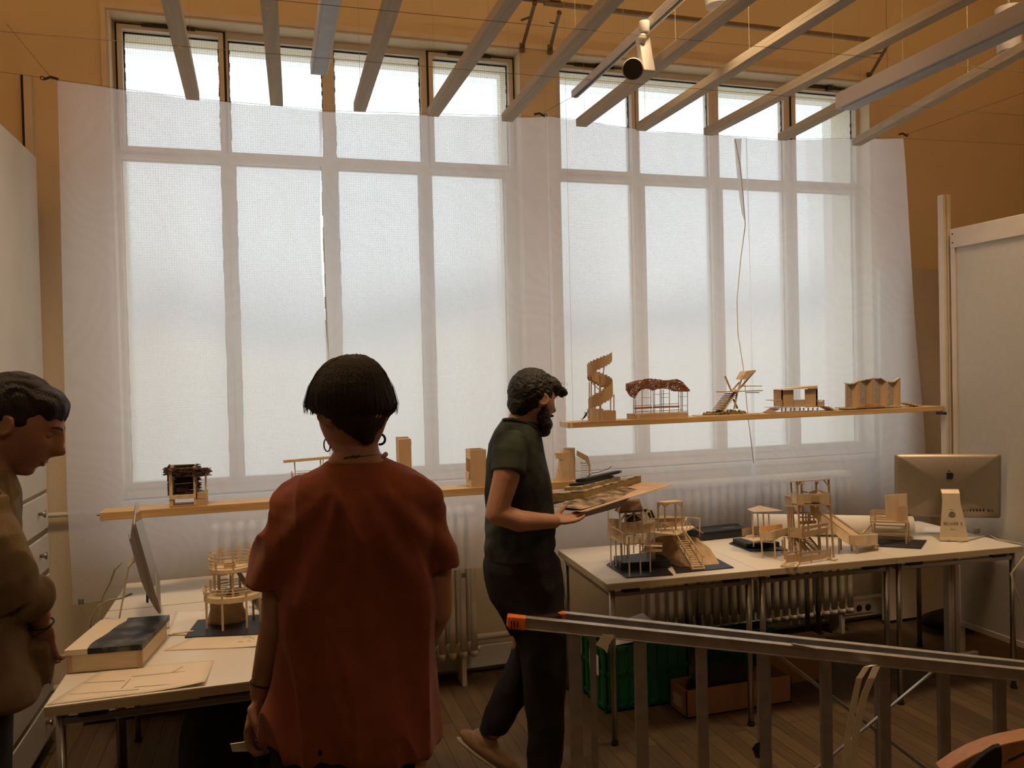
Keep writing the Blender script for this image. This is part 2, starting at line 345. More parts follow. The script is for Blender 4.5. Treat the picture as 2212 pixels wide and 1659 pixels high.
# windows: frame, mullions, eight panes each
YW = 4.62
UPC = [[(-.655, -.187), (-.141, .351), (.413, .898), (.968, 1.42)], [(1.738, 2.205), (2.264, 2.753), (2.823, 3.31), (3.388, 3.86)]]
LOC_ = [[(-.68, -.19), (-.123, .338), (.419, .878), (.949, 1.386)], [(1.733, 2.209), (2.291, 2.761), (2.839, 3.308), (3.393, 3.850)]]
ZU0, ZU1, ZL0, ZL1 = 2.905, 3.505, 1.165, 2.845
for wi in range(2):
    a, b = WIN[wi]
    root = thing('window_%d' % (wi+1), ((a+b)/2, YW, ZS), kind='structure')
    fr = MB(); D0, D1 = YW-.0, YW+.07
    for cols, z0, z1, zz0, zz1 in ((UPC[wi], ZU0, ZU1, (ZU0+ZL1)/2, ZT), (LOC_[wi], ZL0, ZL1, ZS, (ZU0+ZL1)/2)):
        fr.bb(a, b, D0, D1, zz0, z0); fr.bb(a, b, D0, D1, z1, zz1)
        xs = [a]+[v for c in cols for v in c]+[b]
        for k in range(0, len(xs), 2): fr.bb(xs[k], xs[k+1], D0, D1, z0, z1)
    fr.build('window_frame', M_frame, root)
    # opening sashes: a raised rim on the outer columns, with dark joints round it
    for k in (0, 3):
        c0, c1 = UPC[wi][k]; e = .024; g = MB()
        for x0, x1, z0, z1 in ((c0-e, c1+e, ZU1, ZU1+e), (c0-e, c1+e, ZU0-e, ZU0), (c0-e, c0, ZU0, ZU1), (c1, c1+e, ZU0, ZU1)): g.bb(x0, x1, D0-.018, D0+.002, z0, z1)
        s_ = g.build('sash_rim', M_frame, root)
        j = MB(); e2 = e+.011
        for x0, x1, z0, z1 in ((c0-e2, c1+e2, ZU1+e, ZU1+e2), (c0-e2, c0-e, ZU0, ZU1+e), (c1+e, c1+e2, ZU0, ZU1+e)): j.bb(x0, x1, D0-.004, D0+.001, z0, z1)
        j.build('joint', M_seal, s_)
        # vent lever over the sash
        v = MB(); xm = (c0+c1)/2+.02
        v.bb(xm-.16, xm+.10, D0-.028, D0-.004, ZU1+.018, ZU1+.028); v.bb(xm-.02, xm+.02, D0-.045, D0-.004, ZU1+.005, ZU1+.035)
        v.build('vent_lever', M_dark, root)
    for k in range(4):   # lower casements: flush rims with fine joints
        c0, c1 = LOC_[wi][k]; g = MB(); e = .03
        for x0, x1, z0, z1 in ((c0-e, c1+e, ZL1, ZL1+.02), (c0-e, c1+e, ZL0-.03, ZL0), (c0-e, c0, ZL0, ZL1), (c1, c1+e, ZL0, ZL1)): g.bb(x0, x1, D0-.010, D0+.002, z0, z1)
        g.build('casement_rim', M_frame, root, bevel=.003)
    for cols, z0, z1 in ((UPC[wi], ZU0, ZU1), (LOC_[wi], ZL0, ZL1)):
        for c0, c1 in cols:
            MB().bb(c0-.004, c1+.004, D0+.03, D0+.036, z0-.004, z1+.004).build('pane', M_glass, root)
            j = MB()
            # uneven putty line round the glass
            for q in range(26):
                zz = z0+(z1-z0)*q/26; wd = .004+.005*random.random()
                j.bb(c0-.001, c0+wd, D0+.026, D0+.03, zz, zz+(z1-z0)/26); wd = .003+.005*random.random()
                j.bb(c1-wd, c1+.001, D0+.026, D0+.03, zz, zz+(z1-z0)/26)
            j.bb(c0, c1, D0+.026, D0+.03, z1-.008, z1+.001)
            j.build('putty', M_dark if z0 > 2 else M_frame, root)

# ------------------------------------------------------------ sheer curtains on a wire
YC = 4.15
def ztop(x):
    P = [(-1.3, 3.10), (-.87, 3.07), (-.334, 3.029), (.363, 3.012), (1.38, 3.055), (1.5, 3.067), (2.09, 3.02), (2.99, 3.028), (3.83, 3.088), (5.4, 3.11)]
    for (x0, z0), (x1, z1) in zip(P, P[1:]):
        if x <= x1: t = (x-x0)/(x1-x0); return z0+(z1-z0)*t
    return P[-1][1]
def curtain(x0t, x1t, x0b, x1b, y, label, seed, lbow=0, rbow=0, zb=.66):
    def fn(u, v):
        xt = x0t+(x1t-x0t)*u; xb = x0b+(x1b-x0b)*u; xx = xt+(xb-xt)*v
        bow = math.sin(math.pi*min(1, v*1.6)) if v < .625 else 0
        xx += bow*(lbow*(1-u)**6+rbow*u**6)
        z = ztop(xt)-.004+(zb-ztop(xt)+.004)*v
        push = .075*min(1, max(0, (1.15-z)/.4)) if xx < .42 else 0
        yy = y+push+.010*math.sin(xx*9+seed)*(.3+v)+.006*math.sin(xx*23+seed*2+v*3)+.012*noise.noise(Vector((xx*2, v*3, seed)))
        return Vector((xx, yy, z))
    o = MB().grid(fn, 60, 60).build('sheer_curtain', M_sheer, smooth=True)
    tag(o, label, 'curtain', 'sheer curtains in front of the windows'); return o
cA = curtain(-.865, .310, -.885, .335, YC, 'leftmost sheer white curtain sheet, between the left wall and middle of the first window', 1.3, rbow=-.034)
cB = curtain(.293, 1.50, .325, 1.51, YC+.012, 'sheer white curtain sheet over the right half of the first window', 4.1)
cC = curtain(1.475, 2.72, 1.50, 2.74, YC-.004, 'sheer white curtain sheet over the left half of the second window', 7.7)
cD = curtain(2.722, 3.835, 2.73, 4.01, YC+.01, 'rightmost sheer white curtain sheet, flaring at the bottom beside the partition post', 2.2)
# crumpled seam and loose flap where the sheets meet
sp = [at(1588, 300, YC-.03), at(1597, 350, YC-.03), at(1604, 410, YC-.03), at(1610, 485, YC-.03), at(1600, 560, YC-.03), at(1592, 650, YC-.03), at(1594, 720, YC-.03), at(1605, 790, YC-.03), at(1616, 900, YC-.03), at(1628, 1000, YC-.03)]
MB().tube(sp, .0028, 6).build('frayed_edge', M_seam, cC, smooth=True)
fl = [at(1586, 300, YC-.028), at(1602, 300, YC-.028), at(1600, 350, YC-.034), at(1605, 400, YC-.03), at(1610, 480, YC-.032), at(1603, 462, YC-.03), at(1594, 400, YC-.03)]
MB().prism(fl, (0, .002, 0)).build('loose_flap', M_sheer, cC)
hk = MB()
for px, py in ((1001, 1243), (175, 1300)):
    p = at(px, py, YC-.01)
    for d in (-.008, 0, .008): hk.bar(p+Vector((d, 0, -.012)), p+Vector((d, 0, .012)), .004)
hk2 = hk.build('hem_clip', M_dark, cA)

# wires
def wire(p, q, name, label, r=.0010, sag=0, m=None):
    pts = [Vector(p).lerp(Vector(q), t/16)-Vector((0, 0, sag*4*(t/16)*(1-t/16))) for t in range(17)]
    return tag(MB().tube(pts, r, 6).build(name, m or M_wire), label, 'wire')
cw = MB().tube([Vector((x, YC, ztop(x))) for x in [XL+.01]+[-.87+.2*k for k in range(24)]+[XR-.01]], .0008, 6).build('curtain_wire', M_wire)
tag(cw, 'thin dark curtain wire along the top edge of the sheer curtains', 'wire')
for px, py, dx in ((110, 170, -1), (1165, 248, 1), (1950, 291, 1)):
    p = at(px, py, YC); h = MB()
    h.tube([p+Vector((-.03*dx, 0, 0)), p+Vector((0, 0, .008)), p+Vector((.03*dx, 0, -.006))], .006, 8)
    h.torus(p+Vector((.035*dx, 0, 0)), .008, .002, (0, 1, 0), 12, 6)
    h.build('turnbuckle', M_dark, cw)
wire((XL+.01, 3.385, 2.970), (XR-.01, 3.30, 2.970), 'support_wire', 'thin wire running under the battens, the one nearer the windows')
wire((XL+.01, 2.93, 2.970), (XR-.01, 2.77, 2.970), 'support_wire', 'thin wire crossing the battens, the one farther from the windows')
wire(at(15, 52, 3.6), at(115, 174, YC), 'stay_wire', 'short diagonal stay wire at the top left corner of the curtains')
wire(at(1960, 290, YC), at(2212, 200, 3.7), 'stay_wire', 'diagonal stay wire rising right from the right curtain corner')
wire(at(1170, 246, YC), at(1238, 208, 3.98), 'stay_wire', 'short stay wire from the middle curtain hook up to the black lighting track')

# ------------------------------------------------------------ hanging battens
BX = [(-.28, -.268, 1.2), (.089, .045, 1.2), (.475, .457, 1.0), (.835, .853, 1.0), (1.22, 1.20, .9), (1.625, 1.645, .9), (1.97, 1.99, .9), (2.378, 2.41, .9), (2.853, 2.76, .9), (3.36, 3.10, .9)]
BL = ['leftmost wooden batten overhead, leaning towards the left of the first window', 'second wooden batten from the left, nearly vertical in view over the first window',
      'wooden batten just right of the blue-grey light channel', 'wooden batten ending over the last pane of the first window', 'wooden batten ending in front of the pier between the windows',
      'wooden batten passing just under the track spotlight', 'wooden batten ending over the second pane of the right window', 'wooden batten ending over the third pane of the right window',
      'wooden batten running above the wide white light channel', 'rightmost wooden batten, out to the right of the windows']
for (xe, xn, yn), lb in zip(BX, BL):
    ye = 4.0
    sl = (xn-xe)/(2.8-ye)   # sideways drift
    p = Vector((xe, ye, 2.99)); q = Vector((xe+sl*(yn-ye)*(-1)*(-1), yn, 2.99))
    b = MB().bar(p, q, .058, .040)
    o = b.build('batten', M_batten, bevel=.002)
    tag(o, lb, 'wooden batten', 'spruce battens hung in a row under the ceiling')
    for yy in (3.95, 3.0):
        xx = xe+sl*(yy-ye); MB().tube([(xx, yy, 3.008), (xx, yy, ZC)], .0008, 5).build('hanging_thread', M_thread, o)
    for kk in range(3):
        yy = 3.9-kk*.42-random.random()*.2; xx = xe+sl*(yy-ye)
        MB().ell((xx+random.uniform(-.02, .02), yy, 2.9696), (.009, .016, .0012), None, 10, 4).build('knot', M_shelf, o)

# light channels, track and lamps
def channel(x0, x1, y0, y1, z, wd, hg, label, name='light_channel'):
    root = thing(name, (x0, y0, z), label, 'light fixture')
    MB().bar((x0, y0, z+hg/2), (x1, y1, z+hg/2), wd, hg).build('housing', M_lampw, root, bevel=.003)
    MB().bar((x0, y0+(-.02 if y1 < y0 else .02), z-.002), (x1, y1, z-.002), wd*.72, .004).build('diffuser', MATS.get('dd') or mat('diffuser_acrylic', (.42, .45, .50), .4), root)
    for t in (.12, .6):
        p = Vector((x0, y0, z+hg)).lerp(Vector((x1, y1, z+hg)), t); MB().tube([p, (p.x, p.y, ZC)], .0012, 5).build('suspension_cable', M_wire, root)
    return root
channel(.285, .268, 3.97, 1.3, 3.12, .078, .055, 'blue-grey light channel ending over the first window, between two battens')
channel(2.612, 2.60, 3.185, .9, 2.872, .10, .072, 'wide white light channel crossing to the upper right corner')
tk = thing('lighting_track', (1.6, 4.0, 3.12), 'slim grey lighting track with a dark slot, carrying the spotlight', 'light fixture')
MB().bar((1.592, 4.0, 3.1375), (1.572, .9, 3.1375), .036, .035).build('profile', M_lampw, tk, bevel=.002)
MB().bar((1.592, 3.995, 3.119), (1.572, .9, 3.119), .012, .004).build('slot', M_blk, tk)
p0 = Vector((1.575, 3.35, 3.155)); MB().tube([p0, (p0.x, p0.y, ZC)], .0012, 5).build('suspension_cable', M_wire, tk)
# spotlight
def P3(px, py, Y): return at(px, py, Y)
sl_ = thing('track_spotlight', P3(1385, 70, 3.1), 'white track spotlight with round black front, hung under the lighting track', 'spotlight')
a = P3(1392, 62, 3.08); MB().tube([a+Vector((0, 0, .03)), a-Vector((0, 0, .02))], .022, 16).build('adapter', M_lampw, sl_, smooth=True, bevel=.003)
b = P3(1385, 84, 3.08); MB().tube([a-Vector((0, 0, .01)), b-Vector((0, 0, .02))], .016, 14).build('swivel', M_lampw, sl_, smooth=True)
c0 = P3(1388, 84, 3.10); c1 = P3(1400, 158, 3.06)
MB().bar(c0, c1, .052, .036, up=(0, 1, 0)).build('driver_box', M_lampw, sl_, bevel=.004)
hc = P3(1367, 149, 3.02); dirn = Vector((-.42, -.86, -.30)).normalized(); back = hc-dirn*.13
hd = MB().tube([hc, hc-dirn*.015, hc-dirn*.07, hc-dirn*.115, back], [.043, .044, .043, .037, .022], 32)
hd.build('lamp_head', M_lampw, sl_, smooth=True)
MB().tube([hc+dirn*.001, hc+dirn*.004], [.0395, .0395], 32).build('dark_lens', M_dark, sl_)
def cup(px, py, Y, r, label):
    p = P3(px, py, Y); root = thing('cylinder_lamp', p, label, 'ceiling lamp')
    MB().tube([p, p+Vector((0, 0, .22))], [r*.86, r], 32).build('lamp_housing', M_lampw, root, smooth=True, bevel=.003)
    MB().tube([p+Vector((0, 0, .22)), (p.x, p.y, ZC)], .006, 8).build('stem', M_lampw, root)
cup(1550, 14, 3.05, .058, 'cylindrical lamp cut off by the top edge of the photo, above the battens')
cup(2180, 112, 3.2, .062, 'dim cylindrical lamp at the far upper right, beside the right edge')
# old curtain rail and brackets
rl = thing('double_rail', (2.4, 4.1, 3.64), 'dark double rail fixed high above the windows', 'rail')
MB().bar((.9, 4.1, 3.655), (1.56, 4.1, 3.655), .03, .014).bar((1.5, 4.1, 3.645), (3.556, 4.1, 3.645), .03, .016).build('upper_rail', M_rail, rl)
MB().bar((1.46, 4.07, 3.625), (3.54, 4.07, 3.625), .022, .012).build('lower_rail', M_rail, rl)
for (ax, ay), (bx, by), (dx_, dy_), lb in (((1155, 8), (1128, 103), (1126, 44), 'metal rail bracket above the pier, left one of the pair'), ((1208, 28), (1188, 107), (1189, 49), 'metal rail bracket above the pier, right one of the pair'), ((1921, 92), (1878, 165), (1876, 117), 'metal rail bracket at the right end over the second window')):
    A, B, D = at(ax, ay, 4.1), at(bx, by, 4.49), at(dx_, dy_, 4.25)
    root = thing('rail_bracket', B, lb, 'bracket')
    MB().bar(A, B, .018, .008).build('arm', M_rail, root)
    MB().bar(A.lerp(B, .28), D, .014, .007).build('strut', M_rail, root)
    MB().box(B, (.03, .014, .05)).build('wall_plate', M_rail, root)
    MB().ell(A, (.014, .014, .014), None, 10, 6).build('hook', M_rail, root)

# ------------------------------------------------------------ radiators, pipe, trunking
def radiator(x0, n, pitch, z0, z1, y, label):
    root = thing('radiator', (x0+n*pitch/2, y, z0), label, 'radiator')
    s0 = None
    for k in range(n):
        if s0 is None:
            m_ = MB(); x = x0+pitch/2
            for yy in (y-.055, y+.055):
                pts = [(x, yy, z0+.05+(z1-z0-.1)*t/6) for t in range(7)]
                m_.tube(pts, [.020, .017, .016, .016, .016, .017, .020], 10)
            for zz in (z0+.035, z1-.035): m_.ell((x, y, zz), (pitch*.48, .085, .036), None, 14, 10)
            s0 = m_.build('section', M_rad, root, smooth=True)
        else:
            c = s0.copy(); C.objects.link(c); c.parent = root; c.location = Vector((pitch*k, 0, 0))
    MB().tube([(x0-.01, y, z0+.035), (x0+n*pitch+.015, y, z0+.035)], .014, 10).tube([(x0-.01, y, z1-.035), (x0+n*pitch+.015, y, z1-.035)], .014, 10).build('joining_nipple', M_rad, root, smooth=True)
    for xx in (x0+pitch*1.5, x0+pitch*(n-1.5)): MB().bb(xx-.012, xx+.012, y-.06, y+.06, 0, z0+.03).build('foot', M_rad, root)
    return root
radiator(2.09, 24, .0595, .11, 1.02, 4.335, 'long ribbed column radiator under the right window, behind the long table')
radiator(-.29, 23, .0595, .14, .97, 4.335, 'ribbed column radiator under the left window, half hidden by the red shirt')
pp = MB().tube([(XL+.02, 4.44, .20), (2.0, 4.44, .20)], .018, 12)
tag(pp.build('heating_pipe', M_rad, smooth=True), 'horizontal heating pipe running low along the wall beside the left radiator', 'pipe')
tag(MB().tube([(XL+.02, 4.46, 1.052), (-.30, 4.46, 1.045)], .012, 12).build('heating_pipe', M_rad, smooth=True), 'thin horizontal pipe on the left wall section at shelf height', 'pipe')
struct(MB().bb(XL, XR, YB-.018, YB+.001, 0, .10), 'baseboard_back', M_frame)
tk2 = thing('cable_trunking', (2.5, 4.45, .04), 'pale cable trunking with sockets running low along the window wall', 'cable trunking')
MB().bb(-.9, 4.6, 4.425, 4.481, .035, .155).build('duct', M_white, tk2, bevel=.003)
for x in (1.30, 3.32): MB().bb(x, x+.16, 4.418, 4.424, .065, .125).build('red_socket_plate', M_redp, tk2)
for x in (2.42, 3.56):
    pl = MB().bb(x, x+.22, 4.419, 4.424, .06, .13).build('socket_plate', M_white, tk2)
    q = MB()
    for k in range(3): q.tube([(x+.04+.07*k, 4.4185, .095), (x+.04+.07*k, 4.415, .095)], .021, 16)
    q.build('socket', M_dark, pl)
# ------------------------------------------------------------ left cupboard
cb = thing('tall_cupboard', (-1.25, 3.2, 0), 'tall white cupboard with drawers below, at the left edge of the photo', 'cupboard')
XF = -.985; YEND = 4.27
MB().bb(XF-.5, XF-.02, 1.35, YEND, .04, 2.76).build('carcass', M_white, cb, bevel=.004)
MB().bb(XF-.48, XF-.04, 1.4, YEND-.03, 0, .04).build('plinth', M_dark, cb)
for ya, yb in ((1.36, 2.32), (2.33, 3.29), (3.30, YEND-.01)):
    d = MB().bb(XF-.02, XF, ya, yb, 1.20, 2.74).build('door', M_white, cb, bevel=.004)
    MB().tube([(XF, yb-.08, 1.5), (XF+.025, yb-.08, 1.5)], .014, 14).build('knob', M_chrome, d, smooth=True)
for ya, yb in ((1.36, 2.32), (2.33, 3.29), (3.30, YEND-.01)):
    for k in range(6):
        z0 = 1.185-(k+1)*.188; dr = MB().bb(XF-.02, XF, ya, yb, z0+.024, z0+.186).build('drawer', M_white, cb, bevel=.004)
        MB().bb(XF-.02, XF-.004, ya, yb, z0+.187, z0+.211).build('grip_strip', M_chrome, dr)
        for yy in (yb-.16,):
            MB().tube([(XF, yy, z0+.11), (XF+.014, yy, z0+.11), (XF+.026, yy, z0+.11)], [.007, .008, .018], 14).build('knob', M_chrome, dr, smooth=True)
# ------------------------------------------------------------ right partition with post
pt = thing('partition_panel', (3.80, 2.9, 0), 'tall pale grey partition board standing behind the table at the right edge', 'partition')
MB().bb(3.795, 3.815, 1.7, 3.745, .20, 2.34).build('board', M_panel, pt)
MB().bb(3.785, 3.825, 1.7, 3.755, 2.34, 2.45).build('top_rail', M_panfr, pt, bevel=.003)
MB().bb(3.79, 3.82, 1.7, 3.755, .17, .20).build('bottom_rail', M_panfr, pt)
MB().bb(3.786, 3.824, 3.725, 3.752, .0, 2.34).build('stile', M_panfr, pt)
for k in (2.37, 2.42): MB().tube([(3.784, 3.735, k), (3.786, 3.735, k)], .005, 8).build('screw', M_dark, pt)
for y in (3.70, 2.2): MB().bb(3.72, 3.88, y-.015, y+.015, 0, .02).build('foot', M_white, pt)
ps = thing('aluminium_post', (3.79, 3.80, 0), 'slender grooved aluminium post carrying the right end of the upper shelf', 'post')
MB().bb(3.765, 3.785, 3.78, 3.82, 0, 2.655).bb(3.790, 3.815, 3.775, 3.82, 0, 2.655).bb(3.785, 3.790, 3.785, 3.815, 0, 2.65).build('profile', M_panfr, ps, bevel=.002)
MB().bb(3.74, 3.76, 3.77, 3.83, 1.385, 1.40).build('shelf_bracket', M_dark, ps)
tag(MB().bb(3.80, 4.6, 4.33, 4.36, .02, 2.3).build('wall_board', M_panel), 'plain board leaning on the wall behind the partition post', 'board')
# ------------------------------------------------------------ placing helpers for small things
def xz(px, z, Y):
    py = 1000.0
    for _ in range(6):
        a = at(px, py, Y); b = at(px, py+50, Y); py += (z-a.z)/(b.z-a.z)*50
    return at(px, py, Y)
def pbar(m, a, b, w_, h=None): return m.bar(at(*a), at(*b), w_, h)

# ------------------------------------------------------------ tables
def table(x0, x1, y0, y1, rot, piv, label, grp, th=.03):
    root = thing('table', ((x0+x1)/2, (y0+y1)/2, 0), label, 'table', grp)
    M = Matrix.Translation(Vector(piv)) @ Matrix.Rotation(rot, 4, 'Z') @ Matrix.Translation(-Vector(piv))
    zt = .74; g = .0004
    MB().bb(x0+g, x1-g, y0, y1, zt-.004, zt).xf(M).build('tabletop', M_lam, root)
    MB().bb(x0+g, x1-g, y0, y1, zt-th, zt-.0041).xf(M).build('edge_band', M_edge, root)
    i = .035
    xa, xb, ya, yb = x0+i, x1-i, y0+i, y1-i
    for p, q in (((xa, ya), (xb, ya)), ((xa, yb), (xb, yb)), ((xa, ya), (xa, yb)), ((xb, ya), (xb, yb))):
        MB().bar((*p, zt-th-.03), (*q, zt-th-.03), .018, .022).xf(M).build('frame_rail', M_chrome, root, bevel=.004)
    for x, y in ((xa, ya), (xb, ya), (xa, yb), (xb, yb)):
        MB().tube([(x, y, .012), (x, y, zt-th-.008)], .0135, 14).xf(M).build('leg', M_chrome, root, smooth=True)
        MB().tube([(x, y, 0), (x, y, .014)], .017, 14).xf(M).build('glide', M_blk2, root)
    for x in (xa+.09, xb-.09):
        for y in (ya, yb): MB().bb(x-.04, x+.04, y-.014, y+.014, zt-th-.022, zt-th-.001).xf(M).build('clamp', M_blk, root)
    return root
PV = (1.43, 3.337, 0); RR = -.0514
table(1.43, 2.183, 3.337, 4.075, RR, PV, 'left white-topped table of the long right row, under the two rock and stilt house models', 'white tables with chrome legs')
table(2.184, 2.937, 3.337, 4.075, RR, PV, 'middle white-topped table of the right row, under the wooden tower model', 'white tables with chrome legs')
table(2.938, 3.69, 3.337, 4.075, RR, PV, 'right white-topped table of the right row, under the rear-facing computer', 'white tables with chrome legs')
table(-.65, .36, 2.69, 3.718, 0, (0, 0, 0), 'white-topped table in the left foreground, covered with drawings, in front of the red shirt', 'white tables with chrome legs')
table(-.65, .36, 3.726, 4.195, 0, (0, 0, 0), 'white-topped table pushed against the curtain behind the left foreground table', 'white tables with chrome legs')

# ------------------------------------------------------------ shelves (long boards)
def shelf(x0, x1, ya, yb, z, th, label, threads):
    o = MB().bb(x0, x1, ya, yb, z-th, z).build('shelf_board', M_shelf, bevel=.002)
    tag(o, label, 'shelf')
    for x in threads:
        MB().tube([(x, ya+.012, z), (x, ya+.012, 3.0), (x, 4.0 if False else ya+.012, ZC)], .0006, 5).build('hanging_thread', M_thread, o)
    return o
shL = shelf(-.685, 1.47, 3.80, 3.93, 1.14, .035, 'long pine shelf board on the left, hanging behind the two standing people', (1.36,))
shR = shelf(1.438, 3.764, 3.80, 3.92, 1.434, .028, 'upper pine shelf board on the right carrying a row of five wooden models', (1.47,))
MB().bb(1.447, 1.462, 3.7985, 3.922, 1.4055, 1.4345).build('tape_strip', M_paper2, shR)
MB().bb(1.4375, 1.4395, 3.80, 3.92, 1.407, 1.433).build('end_grain', M_bal, shR)
MB().bar((-.705, 3.85, 1.122), (-.68, 3.85, 1.122), .004).build('nail', M_dark, shL)

# ------------------------------------------------------------ computers
def computer(name, loc, ang, tilt, label, front):
    # local: x along the screen, y = towards the back of the machine, z up
    root = thing(name, loc, label, 'computer')
    M = Matrix.Translation(Vector(loc)) @ Matrix.Rotation(ang, 4, 'Z')
    T = M @ Matrix.Translation((0, 0, .30)) @ Matrix.Rotation(tilt, 4, 'X') @ Matrix.Translation((0, 0, -.30))
    W, H0, H1 = .528, .105, .452; zc = (H0+H1)/2; hh = (H1-H0)/2; hw = W/2
    n = 24
    def outline(s, y, rr=.014):
        pts = []
        for cx_, cz_, a0 in ((1, 1, 0), (-1, 1, 90), (-1, -1, 180), (1, -1, 270)):
            for k in range(7):
                t = math.radians(a0+15*k)
                pts.append(Vector(((cx_*(hw-rr)+rr*math.cos(t))*s, y, zc+(cz_*(hh-rr)+rr*math.sin(t))*s)))
        return pts
    rings = [outline(1, -.003), outline(1, .003)]
    for k in range(1, 9): s = 1-k/8*.86; rings.append(outline(s, .003+.040*math.sin(math.pi/2*(k/8)**.9)))
    MB().loft(rings).xf(T).build('rear_shell', M_imac, root, smooth=True)
    MB().prism(outline(.995, -.0045), (0, .0012, 0)).xf(T).build('screen', M_screen, root)
    MB().bb(-hw+.004, hw-.004, -.0062, -.0042, H0+.004, H0+.062).xf(T).build('chin', M_imac, root)
    # stand: bent plate
    pr = [(.030, .27), (.045, .262), (.06, .245), (.085, .12), (.105, .02), (.112, .004), (.09, .0), (-.06, .0), (-.075, .003)]
    def sw(z): return .044 if z > .2 else .044+(.2-z)*.135
    st = MB(); hole = (.135, .021)
    L, Rr = [], []
    steps = []
    for (y0, z0), (y1, z1) in zip(pr, pr[1:]):
        for t in range(6): steps.append((y0+(y1-y0)*t/6, z0+(z1-z0)*t/6))
    steps.append(pr[-1])
    nx = 24
    vs = []; fs = []
    for y, z in steps:
        w_ = sw(z)*(1 if y > -.01 or True else 1)
        for i in range(nx+1): vs.append(Vector((-w_+2*w_*i/nx, y, z)))
    for j in range(len(steps)-1):
        for i in range(nx):
            c = (vs[j*(nx+1)+i]+vs[(j+1)*(nx+1)+i+1])/2
            if c.y > .05 and (c.x**2+(c.z-hole[0])**2) < hole[1]**2 and c.z > .03: continue
            fs.append((j*(nx+1)+i, j*(nx+1)+i+1, (j+1)*(nx+1)+i+1, (j+1)*(nx+1)+i))
    st.add(vs, fs).xf(M).build('stand', M_stand, root, smooth=False, solid=.005)
    rg = MB().torus((0, .0815, .135), .021, .0035, (0, 1, .18), 28, 8).xf(M); rg.build('cable_hole_rim', M_stand, root, smooth=True)
    # emblem: dark fruit silhouette, flat inlay on the back
    yb = .0445; c = Vector((0, yb, zc+.105-.04))
    def bl(pts, nm):
        MB().prism([Vector((c.x+x*.001, yb-.0005, c.z+z*.001)) for x, z in pts], (0, .0012, 0)).xf(T).build(nm, M_blk, root)
    body = [(0, 12), (6, 14.5), (13, 14), (18, 9), (19.5, 1), (18.5, -8), (14, -16), (8, -20.5), (3, -20), (0, -18.5), (-3, -20), (-8, -20.5), (-14, -15.5), (-17, -10), (-13.5, -6), (-12, -1), (-13.5, 4.5), (-17.5, 8), (-13, 13), (-6, 14.5)]
    bl([(-x, z) for x, z in body], 'emblem')
    bl([(-1, 17), (-1, 22), (2, 27), (7, 29.5), (7, 25), (4, 20)], 'emblem_leaf')
    for k in range(9):
        xx = -.075-.016*k if k < 7 else -.075-.016*k-.01
        wd = .004 if k in (0, 1, 8) else .007
        MB().bb(xx-wd/2, xx+wd/2, .020+.012*(1 if k < 4 else .6), .034, H0+.042, H0+.049 if wd < .005 else H0+.052).xf(T).build('port', M_blk, root)
    return root, M, T
cR, MR, TR = computer('desktop_computer', (3.515, 3.53, .742), math.radians(151), math.radians(-3), 'silver desktop computer seen from behind, on the right end of the long table', False)
# handwriting on the stand, reversed as the photo shows it
def text_mesh(s, size, M, m, parent, name='handwriting'):
    cu = bpy.data.curves.new('t', 'FONT'); cu.body = s; cu.size = size; cu.align_x = 'CENTER'; cu.extrude = .0003; cu.shear = .2; cu.resolution_u = 2
    o = bpy.data.objects.new('t', cu); C.objects.link(o); bpy.context.view_layer.update()
    me = bpy.data.meshes.new_from_object(o.evaluated_get(bpy.context.evaluated_depsgraph_get())); bpy.data.objects.remove(o); bpy.data.curves.remove(cu)
    b = MB().add([M @ v.co for v in me.vertices], [tuple(p.vertices) for p in me.polygons]); bpy.data.meshes.remove(me)
    return b.build(name, m, parent)
# stand face frame: text x runs to local -x when read from behind; mirrored -> local +x
def face(z, y): return MR @ Matrix.Translation((0, y+.0045, z)) @ Matrix.Rotation(math.radians(90), 4, 'X') @ Matrix.Rotation(math.radians(-11), 4, 'X')
text_mesh('S 30m.08', .025, face(.083, .0935), M_blk, cR)
text_mesh('~ vim', .014, face(.058, .098), M_blk, cR)
A_ = at(308, 1331, 3.20); B_ = at(311, 1273, 3.68)
cL, ML, TL = computer('desktop_computer', ((A_.x+B_.x)/2+.016, 3.43, .742), math.pi/2+math.atan2(-(B_.x-A_.x), .48), math.radians(-12.5), 'thin desktop computer seen edge-on, on the left table behind the box', True)
cbm = MB().tube([at(262, 1215, 3.5), at(248, 1230, 3.5), at(238, 1260, 3.55), at(222, 1290, 3.6), at(214, 1330, 3.6), at(205, 1400, 3.6), at(200, 1500, 3.6)], .004, 8)
tag(cbm.build('power_cable', M_cable, smooth=True), 'cable dropping from the edge-on computer over the back left table edge', 'cable')
tag(MB().tube([at(285, 1283, 3.42), at(262, 1292, 3.45), at(235, 1297, 3.5), at(212, 1310, 3.55), at(196, 1335, 3.55), at(190, 1420, 3.55)], .004, 8).build('power_cable', M_cable, smooth=True), 'second cable looping left from the lower back of the edge-on computer', 'cable')
cab = [MR @ Vector((0, .085, .02)), MR @ Vector((.03, .12, .006)), Vector(atz(2045, 1163, .746)), atz(2075, 1170, .746), atz(2105, 1163, .746), atz(2135, 1155, .746), atz(2155, 1165, .748)]
ex = at(2167, 1188, 3.20); cab += [Vector((3.69, 3.24, .748)), Vector((3.70, 3.19, .735)), at(2183, 1240, 3.17), at(2200, 1290, 3.17), at(2212, 1330, 3.17), at(2224, 1500, 3.17)]
tag(MB().tube(cab, .004, 8).build('power_cable', M_cable, smooth=True), 'beige cable running from the rear-facing computer over the right table end', 'cable')
pg = atz(2110, 1152, .742); tag(MB().box(pg+Vector((0, 0, .016)), (.035, .025, .03), .5).build('plug', M_cable, bevel=.004), 'small beige plug lying right of the rear-facing computer', 'plug')

